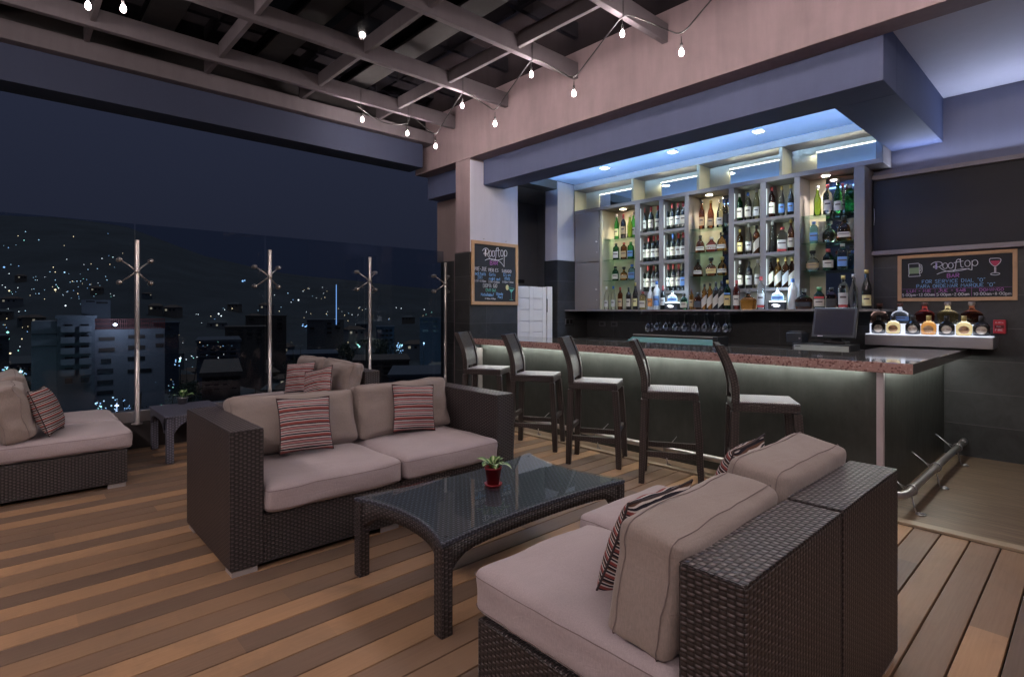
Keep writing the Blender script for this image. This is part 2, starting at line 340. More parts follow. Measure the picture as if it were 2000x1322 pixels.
solo('corner_pillar', MB().box(-6.0, -5.69, 4.5, 5.36, 2.2, 3.435), PINK, 'pink plaster corner pillar upper part above black tiles', 'pillar', (-5.85, 4.9, 2.2), .005)
CHW = solo('pillar_side_wall', MB().box(-5.688, -5.676, 4.503, 5.358, 2.2, 3.41), LAV, 'pale lavender wall above the hanging chalkboard', 'wall', (-5.69, 4.9, 2.2))
solo('tiled_pillar_base', MB().box(-6.01, -5.68, 4.49, 5.36, 0, 2.197), [TILEY], 'black tiled lower half of the corner pillar behind the chalkboard', 'pillar base', (-5.85, 4.9, 0), .003)
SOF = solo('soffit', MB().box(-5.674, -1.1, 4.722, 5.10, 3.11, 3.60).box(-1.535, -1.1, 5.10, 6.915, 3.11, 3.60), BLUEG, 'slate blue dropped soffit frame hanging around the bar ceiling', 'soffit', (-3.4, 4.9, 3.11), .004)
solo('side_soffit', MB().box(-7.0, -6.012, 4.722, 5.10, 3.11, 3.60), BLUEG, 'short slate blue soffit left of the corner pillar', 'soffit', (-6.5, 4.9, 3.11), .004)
t = SOF
MB().box(-5.6, -1.60, 5.102, 5.115, 3.16, 3.175).box(-1.55, -1.537, 5.12, 6.55, 3.16, 3.175).build('added_cove_led', emit('added blue cove led', (.25, .5, 1), 3), t, 0, True)  # added LED strip and lamps, unseen, put in to light the bar ceiling
lamp('AREA', (-3.6, 5.14, 3.19), 52, (.36, .60, 1), t, sx=3.9, sy=.03, rot=(R_(118), 0, 0), spread=62); lamp('AREA', (-1.60, 5.8, 3.19), 11, (.26, .52, 1), t, sx=.03, sy=1.4, rot=(0, R_(200), 0), spread=120)
struct('bar_ceiling', bx(-5.675, -1.537, 5.102, 6.915, 3.40, 3.44), CEILB)
struct('terrace_ceiling', bx(-1.098, 3.2, 4.722, 6.915, 3.55, 3.60), CEILW)
struct('left_ceiling', bx(-7.1, -6.02, 5.102, 6.0, 3.55, 3.60), GREYW)
# walls
struct('bar_wall_upper', bx(-5.9, 3.2, 6.92, 7.1, 2.0, 3.7), GREYW)
struct('bar_wall_tiles', bx(-5.9, 3.2, 6.908, 7.09, 0, 2.0), TILEX)
struct('side_column', MB().box(-5.95, -5.69, 6.21, 6.92, 2.2, 3.4), LAV, .003)
struct('side_column_tiles', MB().box(-5.96, -5.68, 6.20, 6.905, 0, 2.197), TILEY, .003)
struct('kitchen_walls', MB().box(-7.0, -6.9, 5.302, 7.1, 0, 3.3).box(-6.9, -5.96, 7.0, 7.1, 0, 3.3).box(-7.0, -6.01, 5.2, 5.3, 0, 3.3).box(-7.0, -5.96, 5.3, 7.0, 3.302, 3.38), DIMW)
struct('opening_header', bx(-5.95, -5.70, 5.362, 6.208, 3.28, 3.41), plain('dim header paint', (.09, .095, .10), .8))
solo('end_wall', MB().box(-7.09, -6.0, 4.96, 5.1, 2.172, 3.11), wall_paint('pinkish wall paint', (.24, .19, .19)), 'dim pinkish wall at the far end of the glass balustrade', 'wall', (-6.5, 5, 2.17))
solo('tiled_end_wall', MB().box(-6.98, -6.62, 4.95, 5.1, 0, 2.17), TILEX, 'narrow black tiled wall at the far end of the balustrade', 'wall', (-6.8, 5, 0))
solo('door_frame', MB().box(-6.615, -6.36, 4.93, 5.0, 0, 2.2), PINK, 'pinkish vertical door frame beside the corner pillar', 'door frame', (-6.5, 4.95, 0), .008)
struct('end_wall_dark', bx(-6.36, -6.012, 5.0, 5.1, 0, 2.17), BLACKW)
struct('floor_behind_balustrade', bx(-7.3, -6.97, -3.3, 9, -.4, .2), plain('roof edge slab', (.05, .05, .06), .8))
# white half door with post
t = thing('half_door', 'white panelled half door closing the kitchen opening', 'door', (-5.72, 5.37, .05))
m = MB().box(-5.76, -5.72, 5.365, 5.98, .05, 1.775); m.build('door_panel', WHITEP, t, .003, True)
m = MB()
for a, b in ((5.365, 5.43), (5.62, 5.70), (5.90, 5.98)): m.box(-5.7195, -5.708, a, b, .05, 1.775)
for k in range(10):
    z = .12 + k * .165
    for a, b in ((5.432, 5.618), (5.702, 5.898)): m.box(-5.7195, -5.710, a, b, z, z + .148)
m.build('door_rails', WHITEP, t, .003, True)
bx(-5.706, -5.70, 5.985, 6.0, 1.40, 1.60).build('hinge', DARK, t, 0, True)
bx(-5.76, -5.705, 6.0, 6.11, .05, 1.785).build('door_post', WHITEP, t, .003, True)
# dim things in the kitchen
solo('kitchen_shelf', MB().box(-6.85, -6.3, 5.5, 6.1, 1.86, 1.92).box(-6.6, -6.45, 5.9, 6.0, 1.92, 2.35), DARK, 'dark shelf with a hanging cloth inside the kitchen opening', 'shelf', (-6.6, 5.8, 1.86), .01)
# wall fittings
def outlet(loc, label, w=.115, h=.075, name='wall_socket', col=(.10, .10, .11)):
    t = thing(name, label, 'wall socket', loc)
    bx(-w / 2, w / 2, -.012, 0, -h / 2, h / 2).build('cover_plate', plain('socket plate grey', col, .35), t, .003)
    bx(-w * .3, w * .3, -.015, -.0122, -h * .25, h * .25).build('socket_face', plain('socket face', (.03, .03, .035), .4), t, .001)
    return t
outlet((-5.37, 6.905, 1.215), 'grey wall socket nearest the tiled column under the bottle cabinet')
outlet((-5.14, 6.905, 1.215), 'grey wall socket nearer the hanging wine glasses')
outlet((-3.6, 6.905, 1.16), 'small white socket on the black tiles below the hanging wine glasses', .09, .07, col=(.5, .48, .48))
t = thing('light_switch', 'chrome framed twin light switch on the black tiled column', 'light switch', (-5.68, 6.46, 1.25))
bx(0, .012, -.09, .09, -.045, .045).build('cover_plate', STEEL2, t, .003)
for y in (-.045, .045): bx(.0122, .016, y - .03, y + .03, -.035, .035).build('rocker', DARK, t, .002)
# ------------------------------------------------------------------ glass balustrade
solo('balustrade_curb', MB().box(-6.93, -6.78, -3.2, 4.94, 0, .27), plain('dark curb', (.035, .03, .032), .6), 'low dark curb under the glass balustrade', 'curb', (-6.85, 0, 0), .004)
solo('balustrade_sill', MB().box(-6.93, -6.80, -3.2, 4.94, .272, .385), STEEL2, 'grey metal sill channel holding the glass sheets', 'sill', (-6.85, 0, .272), .004)
ys = [-3.0, -1.62, -.32, .985, 2.285, 3.585, 4.90]
gn = {.985: 'in front of the pale apartment block', 2.285: 'behind the side table and far daybed', 3.585: 'next to the far end pole', -.32: 'behind the left daybed', -1.62: 'left of the daybed', -3.0: 'at the far left'}
for a, b in zip(ys[:-1], ys[1:]):
    lab = {-.32: 'glass balustrade sheet behind the left daybed, before the first pole', .985: 'glass balustrade sheet between the first and second pole', 2.285: 'glass balustrade sheet between the second and third pole', 3.585: 'glass balustrade sheet between the third pole and the tiled end wall',
           -1.62: 'glass balustrade sheet left of the left daybed', -3.0: 'leftmost glass balustrade sheet beyond the frame'}[a]
    if a < -1.7: continue
    t = thing('glass_sheet', lab, 'glass panel', (-6.84, a, .386), 0, 'tinted glass balustrade sheets')
    bx(0, .010, .006, b - a - .006, 0, 1.935).build('glass', FENCEG, t)
    
def pole(y, label):
    t = thing('balustrade_pole', label, 'pole', (-6.68, y, .27), 0, 'steel poles with spider clamps')
    MB().lathe([(0, 0), (.05, 0), (.05, .008), (.022, .012), (.022, .9), (.022, 1.86), (.020, 1.868), (0, 1.87)], 18).build('post', STEEL, t)
    sp_ = MB().lathe([(.026, -.02), (.026, .02)], 14, (0, 0, 1.553)).build('clamp_hub', STEEL, t)
    for sy in (-1, 1):
        for sz in (-1, 1):
            m = MB().tube([(-.01, 0, 1.553), (-.05, sy * .05, 1.553 + sz * .05), (-.085, sy * .12, 1.553 + sz * .105)], .009, 8, r1=.007)
            a = m.build('spider_arm', STEEL, t)
            k = MB(); Mx = Matrix.Translation((-.10, sy * .135, 1.553 + sz * .115)) @ Matrix.Rotation(PI / 2, 4, 'Y')
            k.lathe([(0, -.05), (.022, -.05), (.026, -.035), (.026, .0), (.014, .014), (.022, .03), (.010, .04), (0, .04)], 14, M=Mx)
            k.build('glass_clamp', STEEL, a)
    return t
for y, l in ((-1.62, 'steel balustrade pole hidden left of the left daybed'), (-.32, 'steel balustrade pole behind the left daybed, outside the view'), (.983, 'steel balustrade pole right of the left daybed'), (2.287, 'steel balustrade pole behind the far daybed seat'), (3.583, 'steel balustrade pole behind the back of the far daybed'), (4.823, 'steel balustrade pole against the black tiled end wall')):
    if y > 0: pole(y, l)
# ------------------------------------------------------------------ bar counter
def stone(name, base, speck, dark):
    t = NT(name); co = t.coord(); v = t.n('ShaderNodeTexVoronoi'); t.inp(v, 'Vector', co); t.inp(v, 'Scale', 75)
    n = t.noise(co, 90, 3); n2 = t.noise(co, 3, 3)
    wn = t.n('ShaderNodeTexWhiteNoise'); t.inp(wn, 'Vector', v.outputs['Position'])
    c = t.ramp(wn.outputs[0], [(0, dark), (.16, base), (.72, base), (.9, speck)], 'CONSTANT'); c = t.mix(.35, c, t.ramp(n, [(.35, dark), (.65, base)]))
    return t.P(col=c, rough=.09, spec=.6, coat=.6, coatr=.05)
GRAN = stone('speckled red granite', (.50, .31, .285), (.64, .47, .43), (.17, .085, .08))
GRANT = stone('granite greyed by painted reflection', (.15, .14, .13), (.24, .22, .2), (.07, .06, .055))  # same granite for top and end, room reflections painted in as grey
def barfront():
    t = NT('dark brushed bar cladding'); co = t.coord(); a = t.noise(co, 2.2, 7, .7, dist=.5); b = t.noise(t.mapping(co, (1, 1, .3)), 14, 5, .7)
    c = t.ramp(t.math('ADD', t.math('MULTIPLY', a, .6), t.math('MULTIPLY', b, .4)), [(.3, (.024, .026, .023)), (.5, (.045, .048, .043)), (.62, (.06, .063, .057)), (.78, (.10, .104, .095))])
    return t.P(col=c, rough=t.math('MULTIPLY_ADD', b, .3, .3), metal=.15, nrm=t.bump(b, .05, .003))
BARF = barfront()
t = thing('bar_counter', 'long L shaped bar counter with red granite top and dark cladding', 'bar counter', (-3.3, 5, 0))
MB().prism([(-5.67, 4.51), (-.88, 4.51), (-.88, 6.90), (-1.51, 6.90), (-1.51, 5.38), (-5.67, 5.38)], .985, 1.06, mat=0).retop((1, 3)).build('countertop', [GRAN, GRANT], t, .006, True)
MB().box(-5.67, -1.09, 4.65, 4.74, 0, .984).build('front_panel', BARF, t, .002, True)
MB().box(-1.19, -1.09, 4.742, 6.905, 0, .984).build('end_panel', BARF, t, .002, True)
MB().box(-1.125, -1.082, 4.642, 4.6495, 0, .984).box(-1.0898, -1.082, 4.6497, 4.68, 0, .984).build('corner_trim', plain('white aluminium trim', (.60, .52, .56), .4, .3), t, .001, True)
MB().box(-5.65, -1.6, 5.28, 5.33, .0, .984).build('back_panel', DARK, t, 0, True)
MB().box(-5.676, -5.60, 4.52, 4.648, .1, .93).build('side_cupboard', LAMI, t, .004, True)
LEDW = emit('led strip white', (.93, 1.0, .93), 26)
MB().box(-5.6, -1.2, 4.60, 4.612, .979, .9838).build('led_strip', LEDW, t, 0, True)
lamp('AREA', (-4.1, 4.56, .975), 2.8, (.96, 1, .93), t, sx=2.9, sy=.03, rot=(R_(8), 0, 0)); lamp('AREA', (-2.1, 4.56, .975), .9, (.95, 1, .95), t, sx=1.6, sy=.03, rot=(R_(8), 0, 0))
# foot rail
lamp('AREA', (-.99, 5.75, .965), 1.5, (.95, 1, .93), t, sx=.03, sy=2.0, rot=(0, R_(28), 0)); MB().box(-1.07, -1.06, 4.75, 6.85, .979, .9838).build('led_strip', LEDW, t, 0, True)
t = thing('foot_rail', 'steel foot rail wrapping the bar front and end on bent brackets', 'foot rail', (-.93, 4.47, 0))
pts = [(-5.6, 4.47, .15), (-1.06, 4.47, .15)] + [(-1.06 + .13 * math.sin(a), 4.60 - .13 * math.cos(a), .15) for a in [PI / 12 * i for i in range(1, 7)]] + [(-.93, 6.78, .15)]
MB().tube(pts, .026, 16).build('rail_tube', STEEL, t, 0, True)
MB().tube([(-.93, 6.76, .15), (-.93, 6.86, .15)], .031, 16).build('end_cap', STEEL2, t, .002, True)
def bracket(x, y, side):
    m = MB(); cx, cy_ = x, y
    if side:
        m.tube([(x + .034 * math.cos(a), y, .15 + .034 * math.sin(a)) for a in [2 * PI * i / 14 for i in range(14)]], .006, 6, closed=True)
        m.tube([(x - .03, y, .16), (x - .08, y + .005, .18), (-1.09, y - .01, .25)], .004, 6); m.tube([(x - .03, y + .0, .13), (-1.03, y + .03, .19)], .005, 6)
        m.tube([(x, y, .12), (x + .02, y - .03, .05), (x + .035, y - .04, .006)], .006, 6)
        m.tube([(x + .06 + .028 * math.cos(a), y - .04 + .028 * math.sin(a), .006) for a in [2 * PI * i / 12 for i in range(12)]], .005, 6, closed=True)
    else:
        m.tube([(x, y + .034 * math.cos(a), .15 + .034 * math.sin(a)) for a in [2 * PI * i / 14 for i in range(14)]], .006, 6, closed=True)
        m.tube([(x, y + .03, .16), (x, y + .08, .175), (x + .01, 4.65, .235)], .0035, 6)
        m.tube([(x, y, .12), (x + .03, y - .02, .05), (x + .04, y - .03, .022)], .006, 6)
        m.tube([(x + .05 + .022 * math.cos(a), y - .03 + .022 * math.sin(a), .022) for a in [2 * PI * i / 12 for i in range(12)]], .005, 6, closed=True)
    m.build('bracket', STEEL2, t, 0, True)
for y in (4.72, 5.55, 6.5): bracket(-.93, y, True)
for x in (-5.2, -4.4, -3.55, -2.75, -1.95): bracket(x, 4.47, False)
# back counter with cooler, till, printer, drawer
solo('back_counter', MB().box(-5.6, -1.54, 6.25, 6.903, .90, .995).box(-5.55, -1.6, 6.32, 6.9, .02, .899), [STEEL2], 'low steel back counter under the bottle cabinet', 'counter', (-3.5, 6.5, 0), .004)
t = thing('bottle_cooler', 'low chest cooler with slanted glass lid behind the bar', 'cooler', (-3.7, 6.2, .5))
MB().box(-4.34, -3.02, 5.95, 6.245, .5, .97).build('cooler_body', DARK, t, .006, True)
m = MB(); Mx = Matrix.Translation((-3.68, 6.235, 1.115)) @ Matrix.Rotation(R_(-24), 4, 'X')
MB().box(-.60, .60, -.03, .0, -.13, 0, Mx).build('lid_back', plain('brown cooler panel', (.05, .033, .035), .15), t, .003)
o = t.children[-1]; o.data.transform(Matrix.Translation(-Vector(t.location)))
MB().box(-4.30, -3.06, 6.20, 6.24, .975, 1.11).build('lid_frame', plain('brown cooler panel', (.05, .033, .035), .15), t, .003, True)
bpy.data.objects.remove(o)
MB().box(-4.30, -3.06, 6.185, 6.2, 1.095, 1.112).build('lid_rail', STEEL, t, .002, True)
Mx = Matrix.Translation((-3.68, 5.97, .985)) @ Matrix.Rotation(R_(20), 4, 'X')
m = MB().box(-.62, .62, 0, .23, 0, .012, Mx); g = m.build('lid_glass', plain('teal cooler lid', (.10, .19, .18), .12), t, 0, True)
MB().box(-3.055, -3.0, 5.96, 6.24, .972, 1.12).build('side_cheek', DARK, t, .003, True)
t = thing('till_screen', 'black touch screen till on the bar beside the bottle display', 'till', (-1.86, 6.2, .9955))
Mx = Matrix.Translation((0, -.02, .30)) @ Matrix.Rotation(R_(-18), 4, 'X')
MB().box(-.20, .20, -.02, .02, -.16, .16, Mx).build('screen_housing', DARKB, t, .008)
MB().box(-.175, .175, -.0235, -.0205, -.13, .135, Mx).build('screen', NT('till screen glass').P(col=(.035, .033, .04), rough=.12, spec=.6), t)
MB().box(-.14, -.09, -.0225, -.0208, -.149, -.142, Mx).build('badge', CH_W, t)
MB().box(-.10, .10, -.05, .13, .09, .115).box(-.05, .05, .02, .06, .115, .28).build('stand', DARK, t, .008)
t = thing('cash_drawer', 'flat cash drawer with pale metal front under the till', 'cash drawer', (-1.95, 6.15, .9955))
bx(-.27, .27, -.10, .2, 0, .088).build('drawer_body', DARKB, t, .004)
bx(-.255, .255, -.106, -.1015, .010, .074).build('drawer_front', plain('pale drawer metal', (.42, .48, .46), .35), t, .002)
bx(-.24, -.19, -.108, -.1065, .055, .062).build('badge', DARK, t)
t = thing('receipt_printer', 'small dark receipt printer left of the till screen', 'printer', (-2.21, 6.17, 1.0838))
bx(-.085, .075, -.09, .10, 0, .105).build('printer_body', DARKB, t, .008); bx(-.075, .06, -.07, .05, .1055, .118).build('paper_cover', DARK, t, .004)
MB().tube([(.05, -.091, .05), (.05, -.094, .05)], .01, 10).build('button', STEEL2, t)
# ------------------------------------------------------------------ bottle cabinet
FY, BY = 6.58, 6.905
t = thing('bottle_cabinet', 'wide taupe back bar cabinet with lit open shelves full of bottles', 'cabinet', (-3.6, 6.7, 1.4)); CAB = t
def pb(name, mat, *boxes, bevel=.002):
    m = MB()
    for b in boxes: m.box(*b)
    return m.build(name, mat, CAB, bevel, True)
pb('cornice', LAMI, (-5.68, -1.535, FY, BY, 3.31, 3.398))
pb('upper_shelf_board', LAMI, (-5.68, -1.535, FY, BY, 2.935, 2.985))
for a, b in ((-5.68, -5.665), (-4.60, -4.565), (-3.59, -3.555), (-2.56, -2.525), (-1.6, -1.537)):
    pb('upper_divider', LAMIN if a != -1.6 else LAMI, (a, b, FY + (.0 if a > -5.6 else .001), BY, 2.987, 3.308))
for a, b in ((-5.663, -4.602), (-4.563, -3.592), (-3.553, -2.562), (-2.523, -1.602)):
    q = .27
    pb('mirror', MIRR, (a + q, b - .0, 6.872, 6.876, 2.99, 3.235), bevel=0)
    pb('mirror_frame', LAMIN, (a, a + q, 6.86, 6.88, 2.988, 3.306), (a + q, b, 6.86, 6.88, 3.245, 3.306), bevel=.001)
    o = pb('led_strip', emit('upper led', (.93, 1, .90), 2.6), (a + q, b, 6.858, 6.866, 3.237, 3.245), bevel=0)
    lamp('AREA', ((a + b) / 2 + .1, 6.84, 3.235), 2.2, (1, .97, .72), CAB, sx=.7, sy=.008, rot=(R_(-35), 0, 0))
pb('back_panel', LAMIN, (-5.665, -1.70, 6.895, 6.904, 1.445, 2.933))
pb('bottom_ledge', LAMI, (-5.68, -1.50, 6.36, BY, 1.413, 1.437), bevel=.002)
# doors on the left
pb('door_surround', LAMI, (-5.678, -5.13, FY + .02, 6.893, 1.44, 2.933))
for z0, z1 in ((1.445, 2.155), (2.165, 2.93)):
    d = pb('cabinet_door', LAMI, (-5.665, -5.19, FY + .002, FY + .0185, z0, z1), bevel=.003)
    k = MB().lathe([(0, -.02), (.012, -.016), (.012, 0), (.005, .012)], 12, M=Matrix.Translation((-5.225, FY - .005, z0 + .30)) @ Matrix.Rotation(-PI / 2, 4, 'X'))
    k.v = [v - Vector(CAB.location) for v in k.v]; k.build('door_knob', STEEL, d)
    k = MB().lathe([(0, -.004), (.006, -.004), (.006, .002)], 10, M=Matrix.Translation((-5.225, FY, z0 + .14)) @ Matrix.Rotation(-PI / 2, 4, 'X'))
    k.v = [v - Vector(CAB.location) for v in k.v]; k.build('keyhole', STEEL2, d)
# vertical stiles
ST = [(-5.165, -5.128, 0), (-4.541, -4.458, 0), (-4.149, -4.082, 0), (-3.766, -3.704, 0), (-3.164, -3.099, 0), (-2.778, -2.712, 0), (-2.395, -2.335, 0), (-1.797, -1.70, 0)]
for a, b, _ in ST: pb('cabinet_stile', LAMI if a > -5.1 else LAMIN, (a, b, FY, 6.893, 1.44, 2.933))
GL = (1.87, 2.18, 2.485)
bays = {'A': (-5.126, -4.543), 'C': (-3.702, -3.166), 'E': (-2.333, -1.799)}
for k, (a, b) in bays.items():
    for z in GL: pb('glass_shelf', SHELFG, (a + .003, b - .003, FY + .03, 6.86, z - .009, z), bevel=0)
    if k == 'A': pb('mirror', MIRR, (a + .44, b - .01, 6.885, 6.890, 1.46, 2.92), bevel=0)
    if k == 'C': pb('mirror', MIRR, (a + .31, b - .01, 6.885, 6.890, 1.46, 2.92), bevel=0)
    if k == 'E': pb('mirror', MIRR, (a + .17, b - .01, 6.885, 6.890, 1.46, 2.92), bevel=0)
for (a, b) in ((-4.456, -4.151), (-4.080, -3.768), (-3.097, -2.780), (-2.710, -2.397)):
    for z in (1.69, 2.105, 2.52): pb('wood_shelf', LAMI, (a, b, FY + .004, 6.89, z - .036, z))
    for z in (1.70, 2.115, 2.53):
        pb('niche_led', emit('niche led', (.85, 1.0, .92), .45), (a + .001, a + .005, FY + .012, FY + .020, z + .02, z + .33), bevel=0)
        lamp('AREA', (a + .03, FY + .02, z + .19), .24, (.80, 1.0, .88), CAB, sx=.005, sy=.3, rot=(R_(90), 0, R_(-45)))
    lamp('AREA', ((a + b) / 2, 6.72, 1.648), .25, (.75, .88, 1.0), CAB, sx=.2, sy=.012)  # added fill lamp below the niches, no fitting there
def downlight(name, loc, label, col, energy, square=False, r=.05, spot=110, parentcol=None):
    t = thing(name, label, 'downlight', loc, 0, 'ceiling spotlights over the bar' if square else 'small round spotlights in the bottle cabinet')
    em = emit('lens ' + name + str(col), col, 22)
    if square:
        bx(-r, r, -r, r, -.006, 0).build('trim_ring', CEILW, t, .002); bx(-r * .72, r * .72, -r * .72, r * .72, -.0085, -.0062).build('lens', em, t)
    else:
        MB().lathe([(r, -.006), (r, -.0005)], 20).build('trim_ring', STEEL2, t); MB().lathe([(0, -.0085), (r * .8, -.0085), (r * .8, -.0062)], 20).build('lens', em, t)
    lamp('SPOT', (loc[0], loc[1], loc[2] - .03), energy, col, t, .03, (0, 0, 0), spot, .7); return t
WARM = (1.0, .86, .60)
downlight('ceiling_downlight', (-4.70, 6.09, 3.398), 'leftmost square downlight in the blue bar ceiling', (.80, .92, 1), 24, True, .06, 120)
downlight('ceiling_downlight', (-3.65, 6.09, 3.398), 'middle square downlight in the blue bar ceiling', (.80, .92, 1), 24, True, .06, 120)
downlight('ceiling_downlight', (-2.59, 6.09, 3.398), 'rightmost square downlight in the blue bar ceiling', (.80, .92, 1), 24, True, .06, 120)
downlight('cabinet_downlight', (-4.86, 6.74, 2.934), 'round spotlight above the green bottles beside the cabinet doors', WARM, 19)
downlight('cabinet_downlight', (-3.50, 6.74, 2.934), 'round spotlight over the middle glass shelves', WARM, 20)
WARM2 = (1.0, .88, .75)
downlight('cabinet_downlight', (-2.12, 6.74, 2.934), 'round spotlight over the right glass shelves', WARM2, 25)
# lower display light under the ledge bottles
for x in (): lamp('AREA', (x, 6.62, 2.46), 1.8, (1, .95, .75), CAB, sx=.4, sy=.1)
# ------------------------------------------------------------------ bottles
GM = {
 'green': glass('green glass', (.10, .62, .14)), 'lime': glass('lime glass', (.45, .75, .10)), 'dark': plain('dark wine glass', (.010, .012, .012), .08, spec=.6, var=.05), 'amber': glass('amber spirit', (.75, .32, .07)),
 'darkamber': glass('dark amber spirit', (.32, .09, .035)), 'clear': CLEARG, 'blue': glass('pale blue glass', (.35, .66, .90)), 'red': glass('deep red glass', (.45, .06, .04)),
 'rose': glass('rose spirit', (.92, .55, .40)), 'gold': glass('golden spirit', (.97, .74, .32)), 'frost': plain('frosted white bottle', (.62, .68, .74), .45), 'pale': glass('pale straw spirit', (.92, .88, .60)), 'dgreen': glass('dark green glass', (.03, .16, .06)),
 'lit': NT('backlit clear bottle').P(col=(.80, .93, 1), trans=1, rough=.12, ior=1.4, emis=(.45, .70, 1), es=.22), 'yblack': plain('black bottle glass', (.014, .013, .012), .12)}  # lit bottle: light of the box put into the glass as glow
LB = {'cream': plain('cream label', (.48, .44, .38), .7), 'white': plain('white label', (.50, .50, .50), .7), 'orange': plain('orange label', (.62, .27, .08), .7), 'black': plain('black label', (.03, .03, .03), .6), 'gold': plain('gold label', (.50, .38, .16), .5),
      'red': plain('red label', (.50, .05, .05), .6), 'blue': plain('blue label', (.12, .25, .55), .6), 'tan': plain('tan label', (.42, .30, .17), .7), 'yellow': plain('dull yellow label', (.62, .58, .32), .7)}
CP = {'red': plain('red cap', (.38, .05, .05), .4), 'black': plain('black cap', (.02, .02, .02), .4), 'silver': STEEL, 'gold': plain('gold cap', (.55, .42, .15), .35, .6), 'white': plain('white cap', (.6, .6, .62), .5), 'blue': plain('blue cap', (.06, .16, .50), .4), 'green': plain('green cap', (.05, .22, .07), .4), 'wood': plain('brown wooden cap', (.12, .05, .035), .5), 'clearcap': CLEARG}
INK = plain('label print', (.09, .07, .07), .8)
# profiles: (radius,z) body, neck top z, cap(r0,h), sx, sy, sq, label z range
SH = {
 'wine': dict(p=[(.030, 0), (.036, .004), (.0365, .01), (.0365, .185), (.034, .203), (.024, .222), (.0145, .238), (.0135, .262), (.0135, .30)], cap=(.0145, .055), lab=(.055, .150)),
 'spirit': dict(p=[(.032, 0), (.038, .004), (.038, .18), (.034, .205), (.02, .225), (.0135, .238), (.013, .285)], cap=(.015, .04), lab=(.04, .14)),
 'slim': dict(p=[(.029, 0), (.034, .004), (.034, .17), (.03, .20), (.017, .235), (.0125, .25), (.0125, .31)], cap=(.0145, .045), lab=(.04, .13)),
 'tall': dict(p=[(.03, 0), (.038, .004), (.034, .10), (.036, .17), (.03, .205), (.016, .25), (.013, .33)], cap=(.016, .035), lab=(.03, .12)),
 'squat': dict(p=[(.038, 0), (.046, .005), (.047, .10), (.042, .135), (.022, .158), (.016, .17), (.016, .20)], cap=(.020, .035), lab=(.025, .095), sy=.7),
 'square': dict(p=[(.038, 0), (.041, .004), (.041, .125), (.034, .148), (.018, .162), (.015, .17), (.015, .20)], cap=(.018, .03), lab=(.025, .10), sq=6, sy=.85),
 'blocky': dict(p=[(.036, 0), (.039, .004), (.039, .17), (.034, .192), (.018, .205), (.0145, .215), (.0145, .24)], cap=(.018, .028), lab=(.03, .12), sq=6, sy=.85),
 'decant': dict(p=[(.045, 0), (.060, .006), (.064, .055), (.060, .10), (.042, .128), (.02, .142), (.017, .15), (.017, .18)], cap=(.028, .036), lab=(.03, .085), sy=.62),
 'trap': dict(p=[(.056, 0), (.061, .005), (.048, .11), (.036, .135), (.018, .15), (.017, .175)], cap=(.022, .035), lab=(.03, .075), sy=.7, sq=4),
 'round': dict(p=[(.045, 0), (.060, .008), (.066, .045), (.056, .09), (.030, .118), (.019, .13), (.017, .165)], cap=(.022, .03), lab=(.03, .08), sy=.55),
 'angular': dict(p=[(.068, 0), (.072, .005), (.080, .088), (.078, .102), (.060, .122), (.032, .138), (.022, .144), (.021, .178)], cap=(.026, .035), lab=(.03, .075), sy=.6, sq=3),
 'dome': dict(p=[(.078, 0), (.084, .006), (.084, .055), (.078, .088), (.062, .114), (.038, .130), (.023, .137), (.021, .172)], cap=(.026, .035), lab=(.03, .075), sy=.62),
 'flaskj': dict(p=[(.028, 0), (.049, .004), (.049, .075), (.034, .098), (.018, .110), (.014, .118), (.014, .15)], cap=(.016, .05), lab=(.012, .082), sy=.62, sq=4),
}
_bc = {}
def lab_patch(P, z0, z1, sx, sy, sq, ang=62, off=.0009):
    def rad(z):
        for (r0, a), (r1, b) in zip(P[:-1], P[1:]):
            if a <= z <= b: return r0 + (r1 - r0) * (z - a) / max(1e-6, b - a)
        return P[0][0]
    return MB().lathe([(rad(z) + off, z) for z in (z0, (z0 + z1) / 2, z1)], 10, sx=sx, sy=sy, sq=sq, a0=R_(-90 - ang), a1=R_(-90 + ang))
